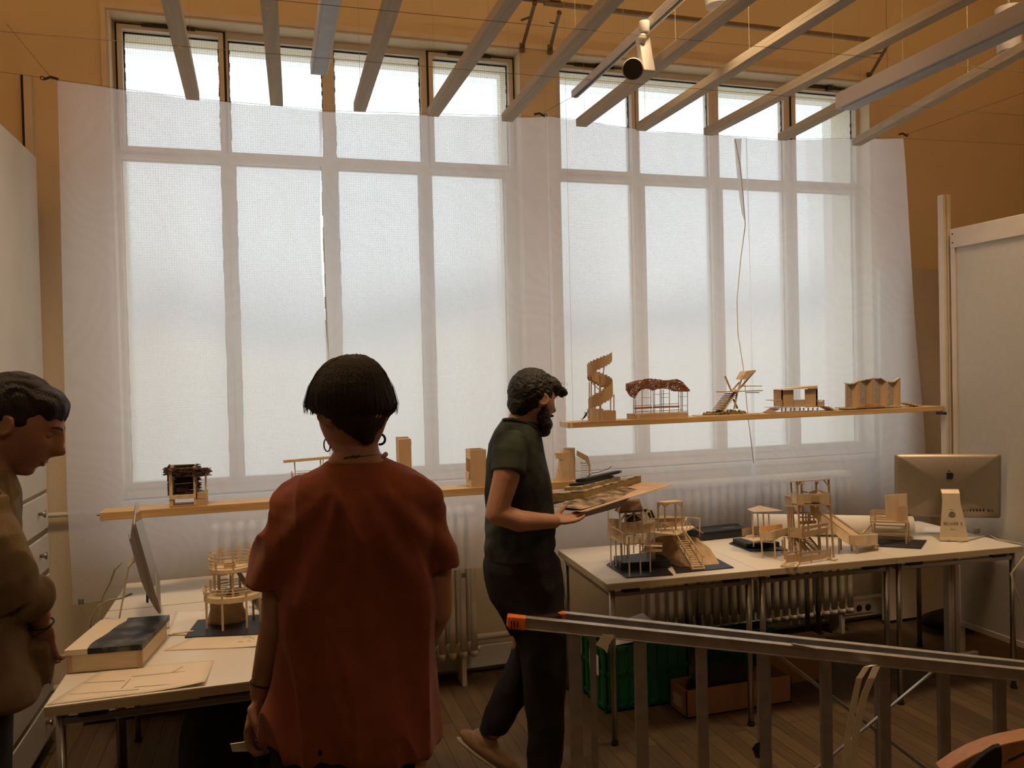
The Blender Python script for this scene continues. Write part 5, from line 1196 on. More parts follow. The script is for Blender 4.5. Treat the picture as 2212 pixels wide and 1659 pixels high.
def head(scale=1.0, male=False):
    nu, nv = 72, 54; vs = []; fs = []
    for j in range(nv+1):
        ph = math.pi*j/nv
        for i in range(nu):
            th = 2*math.pi*i/nu; nx, ny, nz = math.sin(ph)*math.cos(th), math.sin(ph)*math.sin(th), math.cos(ph)
            x, y, z = .074*nx, .094*ny, .112*nz
            if nz < 0:
                t = -nz; x *= 1-.20*t**1.7
                y = y*(1-.16*t**2) if ny > 0 else y*(1-.5*t**1.1)
            if ny < 0 and nz > -.3: y *= 1.04
            if ny > 0:
                f = min(1, ny*2)
                if nz < 0: t = -nz; y *= 1+f*(min(1.9, (1-t**3.5)**(1/3.5)/max(.05, math.sqrt(max(0, 1-t*t))))-1)
                y *= 1-.06*f*(abs(nx)**2)
                ax_ = abs(x)
                d = .027*g(x, .0110)*g(z+.020, .015)+.012*g(x, .010)*g(z-.006, .022)-.010*g(ax_-.031, .015)*g(z-.012, .011)
                d += .005*g(ax_-.028, .022)*g(z-.031, .008)+.008*g(x, .022)*g(z+.056, .009)-.005*g(x, .024)*g(z+.056, .0026)+.010*g(x, .022)*g(z+.093, .015)
                d += .003*g(ax_-.045, .018)*g(z+.015, .018)-.003*g(x, .03)*g(z+.074, .006)
                y += d*f
            vs.append(Vector((x, y, z))*scale)
    for j in range(nv):
        for i in range(nu):
            k = (i+1) % nu; fs.append((j*nu+i, (j+1)*nu+i, (j+1)*nu+k, j*nu+k))
    m = MB().add(vs, fs)
    for s in (-1, 1):
        Rm = Matrix.Rotation(s*-.35, 3, 'Z') @ Matrix.Rotation(-.18, 3, 'X')
        m.ell(Vector((s*.077, -.008, -.006))*scale, (.006*scale, .017*scale, .030*scale), Rm, 16, 12)
        m.torus(Vector((s*.080, -.009, -.002))*scale, .020*scale, .0045*scale, Rm @ Vector((1, 0, 0)), 20, 8)
    return m
def face_y(x, z):
    t = abs(z)/.112; s = (1-t**3.5)**(1/3.5)*(1-.16*t*t) if z < 0 else math.sqrt(max(0, 1-t*t)); w_ = math.sqrt(max(0, 1-(x/(.074*max(.3, math.sqrt(1-t*t))))**2)); return .094*s*w_
def head_xf(c, f, roll=0):
    f = f.normalized(); r_ = f.cross(Vector((0, 0, 1))).normalized(); u = r_.cross(f)
    return Matrix(((r_.x, f.x, u.x, c.x), (r_.y, f.y, u.y, c.y), (r_.z, f.z, u.z, c.z), (0, 0, 0, 1)))
def hand(wrist, d, n_, side, curls=(.5, .6, .65, .7), sc=1.0, thumb=(.8, .5), spread=.05):
    d = d.normalized(); n_ = (n_-d*n_.dot(d)).normalized(); s = d.cross(n_)*side
    M3 = Matrix((s, d, n_)).transposed()
    m = MB()
    m.ell(wrist+d*.045*sc, (.038*sc, .050*sc, .0145*sc), M3, 18, 12)
    m.ell(wrist+d*.062*sc+s*.004*sc, (.040*sc, .030*sc, .0125*sc), M3, 18, 12)
    m.ell(wrist+d*.030*sc+s*.022*sc+n_*.004*sc, (.016*sc, .030*sc, .014*sc), M3, 14, 10)
    for i, (off, ln, cu) in enumerate(zip((.029, .010, -.010, -.028), (.074, .082, .076, .060), curls)):
        p = wrist+d*(.086-.004*abs(i-1.2))*sc+s*off*sc; a = cu*.5; q = p; pts = [p-d*.012*sc]; dd = d+s*(spread*(1.5-i))
        pts.append(p)
        for fr in (.46, .31, .23):
            v = dd.normalized()*math.cos(a)+n_*math.sin(a); q = q+v*ln*fr*sc; pts.append(q); a += cu
        limb(m, pts, [.0088*sc, .0092*sc, .0083*sc, .0076*sc, .0062*sc])
    p0 = wrist+d*.022*sc+s*.026*sc; v = (d*.72+s*thumb[0]*.7+n_*thumb[1]).normalized(); p1 = p0+v*.036*sc; v2 = (d*.9+s*.15+n_*thumb[1]*1.2).normalized(); p2 = p1+v2*.030*sc; p3 = p2+(v2+n_*.2).normalized()*.022*sc
    limb(m, [p0, p1, p2, p3], [.013*sc, .0105*sc, .0092*sc, .0072*sc])
    return m
def folds(amp, sc, stretch=(1, 1, .25), seed=0, amp2=None):
    def f(c, n_):
        p = Vector((c.x*sc*stretch[0]+seed, c.y*sc*stretch[1], c.z*sc*stretch[2]))
        v = noise.noise(p); v = 1-abs(v)*2.4
        return amp*v+(amp2 or amp*.35)*noise.noise(p*3.1)
    return f

# ======= person in the red shirt (seen from behind)
A = at(765, 1200, 2.0); N = Vector((.10, .995, 0)).normalized(); LT = Vector((N.y, -N.x, 0))
pr = thing('person', (A.x, A.y, 0), 'person seen from behind in a rust-red T-shirt, with dark bowl-cut hair and hoop earrings', 'person')
pp_ = lambda px, py, off=0: plane_pt(px, py, A, N, off)
fwd = (Matrix.Rotation(math.radians(33), 3, 'Z') @ N+Vector((0, 0, -.16))).normalized()
hc_ = pp_(763, 880, .0)
hm = head(1.05).xf(head_xf(hc_+Vector((0, 0, -.012)), fwd))
neck = sil([(925, 716, 812, .115, .005), (950, 716, 814, .112, 0), (975, 721, 820, .115, -.005), (995, 708, 838, .13, -.005), (1012, 704, 852, .11, 0)], A, N)
torso = sil([(1008, 705, 845, .10), (1040, 660, 885, .14), (1080, 625, 925, .2), (1180, 615, 925, .22), (1300, 635, 905, .2), (1400, 640, 895, .2), (1500, 620, 915, .22), (1600, 605, 925, .24), (1680, 610, 920, .22)], A, N)
arm = MB(); sh = pp_(640, 1080, 0)
limb(arm, [sh+Vector((0, 0, -.03)), pp_(606, 1220, -.0), pp_(600, 1345, .0)], [.036, .043, .038])
limb(arm, [pp_(598, 1345, .0), pp_(584, 1410, .02), pp_(566, 1475, .04), pp_(556, 1515, .05)], [.038, .037, .029, .0235])
arm2 = MB()
limb(arm2, [pp_(912, 1110, 0), pp_(940, 1210, .02), pp_(947, 1325, .03)], [.036, .043, .038])
limb(arm2, [pp_(947, 1325, .03), pp_(938, 1385, .10), pp_(915, 1440, .17)], [.037, .033, .025])
hdl = hand(pp_(552, 1524, .052), pp_(536, 1600, .055)-pp_(552, 1524, .052), LT*.8-N*.2, 1, (.75, .8, .85, .9), .98, (.5, .55))
hdr = hand(pp_(913, 1445, .175), Vector((-.5, .5, -.6)), Vector((-.6, -.6, 0)), 1, (.5, .6, .6, .7), .95)
legs = MB()
limb(legs, [pp_(690, 1640), pp_(688, 1900), pp_(690, 2320)], [.085, .06, .04]); limb(legs, [pp_(845, 1640), pp_(847, 1900), pp_(850, 2320)], [.085, .06, .04])
body = blob('body', [hm, neck, torso, arm, arm2, hdl, hdr, legs], M_skin, pr, .004, 3)
shirt = sil([(988, 722, 834, .115, .0), (996, 706, 850, .135), (1008, 690, 872, .16), (1020, 662, 892, .18), (1036, 636, 914, .20), (1056, 614, 932, .225), (1080, 600, 946, .24), (1110, 592, 950, .25), (1160, 602, 938, .26), (1250, 606, 928, .255), (1350, 604, 922, .255), (1430, 592, 926, .27), (1520, 579, 934, .285), (1585, 570, 941, .295), (1600, 570, 941, .29)], A, N, 48, 2.3)
sl1 = MB(); n_ = 28
def sleeve(pts, rs, ry=1.0):
    m = MB(); P = [pp_(*p) for p in pts]; rings = []
    for i, p in enumerate(P):
        d = (P[min(i+1, len(P)-1)]-P[max(0, i-1)]).normalized(); b = d.cross(N).normalized(); a = b.cross(d)
        rings.append([p+b*math.cos(t)*rs[i]+a*math.sin(t)*rs[i]*ry for t in [2*math.pi*k/n_ for k in range(n_)]])
    return m.loft(rings)
s1 = sleeve([(662, 1085, 0), (632, 1122, 0), (610, 1190, 0), (592, 1272, 0)], [.045, .056, .058, .060], 1.2)
s2 = sleeve([(890, 1085, 0), (918, 1118, 0), (940, 1170, 0), (953, 1230, 0)], [.045, .052, .050, .046], 1.2)
fsh = sleeve([(928, 1125, .05), (955, 1160, .05), (975, 1203, .05)], [.030, .032, .026], 1.0)
def red_f(c, q):
    dz = c.z-1.48
    v = noise.noise(Vector((c.x*9+c.z*1.6, c.y*5, c.z*1.4+3))); w_ = noise.noise(Vector((c.x*22, c.y*12, c.z*3.0)))
    r_ = 1-abs(v)*2.2
    hem = max(0, 1-abs(c.z-.79)/.10)
    k_ = 0
    # drape lines fanning down from below the neck
    u = (c-Vector((A.x, A.y, 1.46))).dot(LT); ang = math.atan2(u, max(.02, 1.50-c.z))
    r_ = 2.2*max(0, 1-abs(v)*4.0)**1.4-.6
    k_ = .0052*math.cos(ang*17+.6*math.sin(c.z*9))*min(1, max(0, (1.44-c.z)*6))*max(.25, 1-max(0, (1.2-c.z)*1.2))
    return (.011*r_+.004*w_+k_*1.7)*min(1, max(0, (1.49-c.z)/.08))+hem*.006*math.sin(u*38)
tee = blob('t_shirt', [shirt, s1, s2, fsh], M_red, pr, .005, 4, red_f)
cl = MB(); P = [pp_(px, py, o_) for px, py, o_ in ((722, 993, .03), (730, 999, -.03), (750, 1000, -.055), (780, 998, -.06), (805, 993, -.055), (825, 987, -.03), (834, 984, .03))]
MB().tube(P, .0065, 10).build('collar', M_red, pr, smooth=True)
# hair
hrows = [(766, 748, 776, .02), (769, 735, 788, .06), (776, 715, 806, .11), (788, 698, 820, .145), (805, 683, 833, .172), (825, 672, 842, .192), (848, 664, 850, .205), (868, 661, 855, .207), (880, 665, 856, .200), (888, 674, 852, .19), (896, 688, 842, .178), (906, 702, 836, .168), (918, 716, 829, .157), (930, 732, 818, .140), (940, 747, 812, .12), (950, 768, 808, .10), (956, 785, 797, .075)]
hr = sil([(a, b, c, d_, -.004 if a < 900 else -.012-.0002*(a-900)) for a, b, c, d_ in hrows], A, N, 48, 2.1)
def hair_f(c, q):
    t = math.atan2((c-hc_).dot(N), (c-hc_).dot(LT))
    return .0010*math.sin(t*60+6*noise.noise(c*14))+.0030*noise.noise(Vector((t*7, c.z*14, 0)))
hair = blob('hair', [hr], M_hair, pr, .004, 2, hair_f)
rnd = random.Random(9)
sh_ = MB()
top = pp_(768, 768, 0)
for i in range(70):
    side = rnd.choice((-1, 1)); tt = rnd.uniform(.2, 1)
    prow = [(772, 24), (800, 68), (835, 88), (870, 97), (885+rnd.uniform(-6, 10), 93+rnd.uniform(-3, 4))]
    o_ = rnd.uniform(-.05, .05); ex2 = rnd.uniform(0, 5)
    k0 = rnd.randint(0, 2); pts = [pp_(758+side*(x+ex2*(j/3)), y, o_) for j, (y, x) in enumerate(prow[k0:])]
    sh_.tube(pts, .0005, 4)
for i in range(60):
    t = rnd.uniform(0, 1); x = 842+10*rnd.random(); sh_.tube([pp_(x-4, 860, -.03+.06*t), pp_(x+2, 876, -.03+.06*t), pp_(x-3+6*rnd.random(), 888+rnd.uniform(-6, 5), -.03+.06*t)], .0006, 4)
for i in range(40):
    x = 668+16*rnd.random(); sh_.tube([pp_(x, 868, -.03+.06*rnd.random()), pp_(x+3, 893+rnd.uniform(-4, 3), -.02)], .0006, 4)
tag(sh_.build('loose_strands', M_hair, pr), kind='stuff')
MB().torus(pp_(706, 963, .02), .0155, .0017, LT*.85+N*.5, 28, 8).build('hoop_earring', M_dark, pr, smooth=True)
MB().torus(pp_(821, 949, .0), .0125, .0030, LT*.3+N*.9, 28, 8, math.radians(-140), math.radians(150)).build('hoop_earring', M_dark, pr, smooth=True)
P = [pp_(x, y, o_) for x, y, o_ in ((723, 995, .02), (728, 990, -.03), (745, 984, -.058), (765, 980, -.066), (790, 978, -.064), (808, 977, -.052), (822, 979, -.03), (829, 985, .02))]
nk = MB().tube(P, .0016, 8).build('necklace', M_gold, pr, smooth=True)
for x, y, o_ in ((748, 983, -.062), (760, 980, -.068), (772, 979, -.068)): MB().bar(pp_(x-5, y+2, o_), pp_(x+5, y-2, o_), .004).build('necklace_bead', M_gold, pr)
MB().torus(pp_(562, 1490, .042), .0275, .0022, pp_(570, 1460)-pp_(557, 1510), 28, 8).build('wrist_band', M_blk2, pr, smooth=True)
pants = sil([(1560, 598, 912, .27), (1620, 590, 905, .27), (1680, 588, 900, .26), (1760, 596, 896, .25)], A, N, 36, 2.6)
lg = MB()
limb(lg, [pp_(672, 1730), pp_(676, 1950), pp_(680, 2280)], [.098, .075, .062]); limb(lg, [pp_(825, 1730), pp_(832, 1950), pp_(836, 2280)], [.098, .075, .062])
blob('trousers', [pants, lg], M_pants, pr, .008, 5, folds(.006, 7))
for px in (676, 842):
    f0 = pp_(px, 2280); q = Vector((f0.x, f0.y, 0)); m_ = MB(); m_.ell(q+N*.06+Vector((0, 0, .045)), (.048, .135, .045), Matrix.Rotation(0, 3, 'Z'), 20, 12); m_.ell(q+Vector((0, 0, .07)), (.045, .06, .06))
    blob('shoe', [m_], M_blk2, pr, .006, 3)
# paper held in the hanging hand
hp = MB().prism([pp_(489, 1632, .06), pp_(573, 1612, .04), pp_(572, 1637, .035), pp_(494, 1649, .06)], N*.004)
tag(hp.build('folded_paper', M_paper2), 'folded pale paper held in the hanging left hand of the person in red', 'paper')

# ======= person in dark green, carrying books
A = at(1130, 1200, 3.05); N = Vector((.33, .944, 0)).normalized(); LT = Vector((N.y, -N.x, 0))
pg_ = thing('person', (A.x, A.y, 0), 'bearded person in a dark green patterned T-shirt walking right, carrying books and sheets', 'person')
pp_ = lambda px, py, off=0: plane_pt(px, py, A, N, off)
hc_ = pp_(1152, 862, 0)
fwd = (LT*.80+N*.60+Vector((0, 0, -.30))).normalized()
hm = head(1.0, True).xf(head_xf(hc_+Vector((0, 0, -.0)), fwd))
neck = sil([(870, 1108, 1165, .12), (890, 1103, 1166, .12), (905, 1096, 1162, .13, 0), (925, 1085, 1160, .16)], A, N)
torso = sil([(915, 1090, 1155, .17), (950, 1072, 1162, .26), (1000, 1062, 1175, .28), (1100, 1062, 1180, .27), (1180, 1060, 1185, .27), (1260, 1062, 1195, .28)], A, N)
arm = MB(); el = pp_(1078, 1090, -.19)
limb(arm, [pp_(1104, 965, -.14), pp_(1098, 1020, -.17), el], [.058, .050, .041])
wr = pp_(1196, 1117, -.09)
limb(arm, [el, pp_(1125, 1108, -.17), wr], [.041, .041, .027])
arm2 = MB(); limb(arm2, [pp_(1138, 985, .12), pp_(1155, 1040, .17), pp_(1168, 1095, .20), pp_(1215, 1098, .30)], [.032, .040, .036, .027])
hd = hand(wr, (pp_(1246, 1116, -.02)-wr), Vector((0, 0, 1))-N*.25, -1, (.16, .18, .2, .24), .95, (.5, .35), .01)
hd2 = hand(pp_(1218, 1098, .31), LT+N*.4, Vector((0, 0, 1)), 1, (.25, .3, .3, .4), 1.0)
lgs = MB()
limb(lgs, [pp_(1155, 1260, -.04), pp_(1168, 1440, -.03), pp_(1172, 1640, -.03)], [.08, .055, .04])
limb(lgs, [pp_(1135, 1260, .06), pp_(1130, 1440, .09), pp_(1064, 1600, .09)], [.06, .045, .035])
blob('body', [hm, neck, torso, arm, arm2, hd, hd2, lgs], M_skin, pg_, .004, 3)
shirt = sil([(906, 1088, 1140, .13), (914, 1082, 1158, .19), (930, 1070, 1165, .25), (960, 1058, 1172, .30), (1000, 1051, 1180, .31), (1050, 1050, 1189, .31), (1100, 1050, 1194, .31), (1150, 1048, 1197, .31), (1180, 1049, 1197, .31), (1200, 1052, 1192, .30)], A, N, 40, 2.3)
s1 = sleeve([(1110, 945, -.10), (1103, 975, -.14), (1101, 1010, -.165)], [.070, .070, .062], 1.0)
s2 = sleeve([(1132, 965, .10), (1143, 990, .13), (1150, 1012, .14)], [.05, .055, .052], 1.0)
def gf(c, q): return folds(.006, 8, (1, 1, .5), 4)(c, q)+.003*math.sin(c.z*70+4*noise.noise(c*9))*max(0, 1-abs(c.z-1.08)/.12)
blob('t_shirt', [shirt, s1, s2], M_green, pg_, .005, 4, gf)
MB().tube([pp_(*q) for q in ((1087, 908, .03), (1092, 905, -.06), (1110, 903, -.085), (1135, 909, -.085), (1155, 920, -.07), (1168, 938, -.02), (1171, 942, .05))], .007, 10).build('collar', M_green, pg_, smooth=True)
# hair and beard
hx = head_xf(hc_, fwd)
hr = MB().ell((0, -.020, .022), (.083, .094, .098), None, 36, 24).ell((0, .050, .062), (.066, .058, .048), None, 24, 16).ell((0, -.055, -.030), (.058, .050, .052), None, 24, 16).ell((.0, .078, .058), (.056, .030, .030), None, 20, 12).xf(hx)
rnd = random.Random(4)
for i in range(130):
    a = rnd.uniform(-math.pi, math.pi); e_ = rnd.uniform(.0, 1.45); v = Vector((.081*math.cos(e_)*math.cos(a), -.012+.098*math.cos(e_)*math.sin(a), .024+.094*math.sin(e_)))
    if v.y > .05 and v.z < .045: continue
    s = rnd.uniform(.008, .014); hr.ell(hx @ (v*.97), (s*1.2, s*.6, s*.6), Matrix.Rotation(a, 3, 'Z'), 8, 6)
for i in range(26):
    v = Vector((rnd.uniform(-.055, .055), rnd.uniform(.090, .112), rnd.uniform(.038, .075))); s = rnd.uniform(.007, .012); hr.ell(hx @ v, (s, s, s), None, 8, 6)
blob('hair', [hr], M_hair2, pg_, .0035, 2, lambda c, q: .003*noise.noise(c*55)+.002*noise.noise(c*120))
crl = MB()
for i in range(46):
    if i < 60: v = Vector((rnd.uniform(-.06, .06), rnd.uniform(.085, .115), rnd.uniform(.03, .09)))
    else: a = rnd.uniform(.2, 2.9); v = Vector((rnd.uniform(-.04, .04), -.02+.092*math.cos(a), .022+.096*math.sin(a)))
    c = hx @ v; R_ = rnd.uniform(.004, .008); crl.torus(c, R_, .0005, Vector((rnd.uniform(-1, 1), rnd.uniform(-1, 1), rnd.uniform(-1, 1))), 12, 4, 0, rnd.uniform(3, 5.5))
tag(crl.build('loose_curls', M_hair2, pg_), kind='stuff')
bd = MB().ell((0, .062, -.086), (.050, .044, .040), None, 28, 18).ell((0, .078, -.108), (.034, .030, .026), None, 20, 14)
for s in (-1, 1): bd.ell((s*.060, .022, -.060), (.014, .030, .040), None, 16, 12).ell((s*.067, .008, -.020), (.009, .014, .034), None, 14, 10).ell((s*.020, .088, -.045), (.018, .009, .006), None, 12, 8)
bd.xf(hx)
blob('beard', [bd], M_hair2, pg_, .0035, 2, lambda c, q: .002*noise.noise(c*90))
pants = sil([(1190, 1052, 1196, .29), (1215, 1047, 1208, .30), (1250, 1050, 1214, .30), (1290, 1062, 1217, .29), (1330, 1085, 1218, .27), (1360, 1100, 1219, .24)], A, N, 36, 2.4)
def legsil(rows, off): return sil([(a, b, c, d_, off) for a, b, c, d_ in rows], A, N, 24, 2.1)
l1 = legsil([(1310, 1100, 1219, .2), (1360, 1118, 1221, .20), (1420, 1128, 1221, .185), (1480, 1134, 1219, .17), (1540, 1140, 1217, .155), (1600, 1141, 1214, .145), (1660, 1142, 1207, .14), (1692, 1143, 1204, .14)], -.05)
l2 = legsil([(1300, 1075, 1180, .18), (1350, 1096, 1178, .18), (1400, 1112, 1172, .17), (1440, 1100, 1160, .16), (1480, 1080, 1150, .15), (1530, 1058, 1134, .145), (1570, 1040, 1113, .14), (1600, 1029, 1090, .13)], .09)
blob('trousers', [pants, l1, l2], M_pants, pg_, .006, 4, folds(.007, 8, (1, 1, .7), 8))
# shoes
q = pp_(1175, 1692, -.05); q.z = 0
m_ = MB(); d_ = LT*.6+N*.8; M3 = Matrix((d_.cross(Vector((0, 0, 1))).normalized(), d_.normalized(), Vector((0, 0, 1)))).transposed()
m_.ell(q+d_*.06+Vector((0, 0, .04)), (.045, .135, .04), M3, 20, 12).ell(q+Vector((0, 0, .06)), (.042, .055, .055), M3, 16, 10)
blob('shoe', [m_], M_shoe, pg_, .005, 3)
c0, c1 = pp_(1020, 1622, .09), pp_(1092, 1672, .09); d_ = (c1-c0).normalized(); M3 = Matrix((N, d_, N.cross(d_))).transposed()
m_ = MB().ell((c0+c1)/2, (.044, .150, .040), M3, 22, 14).ell(c0+d_*.04+Vector((.008, 0, .02)), (.042, .06, .048), M3, 18, 12)
shx = blob('shoe', [m_], M_shoe, pg_, .005, 3)
up_ = N.cross(d_)
up_ = up_ if up_.z < 0 else -up_
m_ = MB().ell((c0+c1)/2+up_*.030, (.043, .150, .013), M3, 22, 10); blob('sole', [m_], M_sole, shx, .005, 2)

# books and sheets in the hands
def stackq(pts, z0, z1, nm, m, parent, tilt=None):
    P = [atz(px, py, zz) for px, py, zz in [(p[0], p[1], p[2] if len(p) > 2 else z0) for p in pts]]
    return MB().prism(P, (0, 0, z1-z0)).build(nm, m, parent)
M_yel = mat('yellowed_page_edges', (.40, .30, .13), .8, scale=60, stretch=(1, 1, 12), var=.4)
M_cov = mat('stained_book_cover', (.14, .12, .09), .6, scale=26, detail=6, col2=(.60, .48, .36), contrast=(.42, .58))
zb = 1.160
bk = thing('sketchbook', atz(1290, 1070, zb), 'thick sketchbook with yellowed page edges, largest book of the carried stack', 'book')
Q = [atz(1190, 1082, zb), atz(1262, 1077, zb), atz(1385, 1041, zb), atz(1330, 1026, zb+.0)]
Q[3] = Q[0]+(Q[2]-Q[1])
MB().prism(Q, (0, 0, .026)).build('page_block', M_yel, bk)
MB().prism([p+Vector((0, 0, .0262)) for p in Q], (0, 0, .005)).build('cover', M_cov, bk, bevel=.001)
MB().prism([p-Vector((0, 0, .0045)) for p in Q], (0, 0, .0042)).build('back_cover', M_cov, bk)
def onq(u, v, dz): p = Q[0].lerp(Q[1], u).lerp(Q[3].lerp(Q[2], u), v); return Vector((p.x, p.y, p.z+dz))
b2 = thing('sketchbook', onq(.5, .4, .032), 'worn folder with mottled pale cover lying on the thick sketchbook', 'book')
MB().prism([onq(.12, .14, .0325), onq(.72, .10, .0325), onq(.80, .72, .0325), onq(.25, .75, .0325)], (0, 0, .010)).build('page_block', M_yel, b2)
MB().prism([onq(.12, .14, .0427), onq(.72, .10, .0427), onq(.80, .72, .0427), onq(.25, .75, .0427)], (0, 0, .003)).build('cover', M_cov, b2)
b3 = thing('notebook', onq(.5, .5, .047), 'slim black notebook under the strapped one on the carried stack', 'notebook')
MB().prism([onq(.22, .16, .047), onq(.62, .20, .047), onq(.70, .66, .047), onq(.30, .62, .047)], (0, 0, .010)).build('cover', M_blk, b3, bevel=.003)
b4 = thing('notebook', onq(.5, .5, .058), 'black notebook with a loose elastic on top of the carried stack', 'notebook')
MB().prism([onq(.30, .22, .058), onq(.58, .24, .058), onq(.74, .78, .058), onq(.44, .78, .058)], (0, 0, .014)).build('cover', M_blk, b4, bevel=.003)
MB().prism([onq(.585, .50, .060), onq(.588, .50, .060), onq(.748, .775, .060), onq(.742, .775, .060)], (0, 0, .009)).build('page_edge', M_yel, b4)
MB().tube([onq(.42, .35, .073), onq(.45, .42, .084), onq(.50, .5, .082), onq(.60, .62, .090), onq(.62, .66, .098)], .0016, 6).build('elastic', M_blk, b4)
# sheets beneath
SH = [at(1236, 1094, 2.98), at(1262, 1102, 2.94), at(1452, 1047, 3.26), at(1392, 1038, 3.45)]
M_dsk = mat('charcoal_drawing', (.05, .04, .035), .9, scale=18, detail=8, col2=(.50, .36, .23), contrast=(.35, .62))
s0_ = MB().prism([at(1195, 1094, 3.04), at(1256, 1101, 2.95), at(1395, 1062, 3.24), at(1340, 1050, 3.38)], (0, 0, .0015))
tag(s0_.build('loose_drawing', M_dsk), 'dark charcoal drawing sheet directly beneath the carried sketchbook', 'paper')
s1_ = MB().prism([at(1215, 1101, 3.03), at(1258, 1106, 2.93), at(1452, 1048, 3.30), at(1390, 1041, 3.48)], (0, 0, .0015))
tag(s1_.build('loose_sheet', mat('salmon_sheet', (.66, .44, .27), .8)), 'wide salmon-coloured sheet sticking out right below the carried books', 'paper')
s2_ = MB().prism([at(1222, 1128, 2.95), at(1258, 1108, 2.935), at(1362, 1074, 3.09), at(1338, 1096, 3.13)], (0, .0015, .0))
tag(s2_.build('loose_sheet', mat('shaded_white_paper', (.50, .42, .42), .85)), 'pale sheet drooping beneath the carried stack, above the thatched roof model', 'paper')  # white paper, shade on its underside put into the colour

# ======= person at the left edge
A = at(20, 1200, 2.12); N = Vector((-.28, .96, 0)).normalized(); LT = Vector((N.y, -N.x, 0))
pk_ = thing('person', (A.x, A.y, 0), 'person in a loose khaki shirt at the left edge, in profile, looking down', 'person')
pp_ = lambda px, py, off=0: plane_pt(px, py, A, N, off)
hc_ = pp_(36, 917, .0)
fwd = (LT*.90-N*.22+Vector((0, 0, -.50))).normalized()
hx = head_xf(hc_, fwd)
hm = head(1.0).xf(hx)
neck = sil([(930, -25, 30, .10), (970, -38, 22, .10), (1005, -48, 22, .11), (1040, -60, 24, .14)], A, N)
torso = sil([(1040, -60, 15, .14), (1100, -80, 20, .2), (1250, -80, 25, .2), (1400, -80, 30, .2), (1500, -85, 20, .2)], A, N)
arm = MB(); limb(arm, [pp_(-34, 1110, -.10), pp_(-12, 1180, -.14), pp_(18, 1258, -.14), pp_(62, 1275, -.10), pp_(80, 1312, -.08)], [.036, .040, .036, .030, .025])
hw = pp_(80, 1318, -.08)
hd = hand(hw, pp_(88, 1385, -.06)-hw, N*.6+LT*.5, -1, (.35, .4, .45, .5), .92, (.5, .5))
lgs = MB(); limb(lgs, [pp_(-45, 1500, -.05), pp_(-40, 1850, -.05), pp_(-40, 2160, -.05)], [.055, .045, .035]); limb(lgs, [pp_(-35, 1500, .06), pp_(-35, 1850, .06), pp_(-40, 2160, .05)], [.055, .045, .035])
bb_ = blob('body', [hm, neck, torso, arm, hd, lgs], M_skin, pk_, .0036, 2)
for s in (-1, 1):
    MB().ell(hx @ Vector((s*.031, face_y(.031, .006)-.0165, .006)), (.0100, .0100, .0100), None, 14, 10).build('eye', M_dark, pk_, smooth=True)
    MB().ell(hx @ Vector((s*.031, face_y(.031, .010)-.0165, .0095)), (.0135, .0118, .0105), None, 16, 10).build('eyelid', M_skin, pk_, smooth=True)
    MB().tube([hx @ Vector((s*(.018+.006*k_), face_y(.018+.006*k_, .002)-.0055-.003*abs(k_-2), .0010-.0006*abs(k_-2))) for k_ in range(5)], .0011, 6).build('eyelash', M_hair, pk_)
    MB().tube([hx @ Vector((s*(.012+.008*k_), face_y(.012+.008*k_, .031)+.0025, .030+.004*math.sin(k_*.8))) for k_ in range(5)], [.0022, .0026, .0026, .002, .0012], 8).build('eyebrow', M_hair, pk_)
mp_ = MB(); lipm = mat('lips', (.36, .13, .10), .5)
MB().tube([hx @ Vector((x*.001, face_y(x*.001, -.0515)+.0045, -.0515)) for x in range(-18, 19, 4)], [.001, .0022, .003, .0032, .003, .003, .003, .0025, .0018, .001], 8).build('upper_lip', lipm, pk_, smooth=True)
MB().tube([hx @ Vector((x*.001, face_y(x*.001, -.0600)+.0045, -.0600)) for x in range(-16, 17, 4)], [.001, .0025, .0036, .0038, .0038, .0038, .0036, .0025, .001], 8).build('lower_lip', lipm, pk_, smooth=True)
hr = MB().ell((0, -.018, .022), (.080, .094, .096), None, 40, 26).ell((0, -.055, -.015), (.062, .045, .055), None, 24, 16).ell((0, .028, .062), (.065, .058, .048), None, 24, 16).ell((0, -.125, -.005), (.030, .026, .030), None, 20, 14).xf(hx)
blob('hair', [hr], M_hair, pk_, .004, 2, lambda c, q: .0016*math.sin((c-hc_).dot(N)*260+6*noise.noise(c*18))+.002*noise.noise(c*40))
shirt = sil([(1018, -70, 24, .16, .01), (1040, -95, 32, .24, .01), (1080, -115, 44, .32), (1140, -125, 50, .34), (1220, -128, 50, .34), (1300, -128, 54, .34), (1380, -126, 64, .34), (1450, -124, 86, .37), (1475, -122, 88, .37), (1492, -122, 60, .33)], A, N, 40, 2.3)
s1 = sleeve([(-38, 1085, -.10), (-18, 1155, -.14), (4, 1222, -.15), (28, 1268, -.14)], [.062, .064, .060, .048], 1.0)
s2 = sleeve([(24, 1268, -.14), (50, 1268, -.12), (78, 1264, -.09)], [.046, .046, .042], 1.0)
cf = sleeve([(72, 1240, -.11), (78, 1266, -.10), (76, 1290, -.09)], [.026, .030, .026], 1.1)
tail = sleeve([(70, 1370, -.06), (82, 1420, -.05), (92, 1458, -.05)], [.035, .03, .012], 1.0)
def kf(c, q): return folds(.0075, 9, (1, 1, .45), 12)(c, q)+.002*noise.noise(c*34)
blob('shirt', [shirt, s1, s2, cf, tail], M_khaki, pk_, .0055, 4, kf)
MB().prism([pp_(-12, 1020, -.10), pp_(14, 1012, -.11), pp_(40, 1052, -.13), pp_(22, 1072, -.14), pp_(-4, 1048, -.13)], N*.006).build('collar', M_khaki, pk_)
MB().torus(pp_(84, 1330, -.078), .026, .0022, pp_(80, 1312, -.08)-pp_(88, 1350, -.07), 26, 8).build('bracelet', M_dark, pk_, smooth=True)
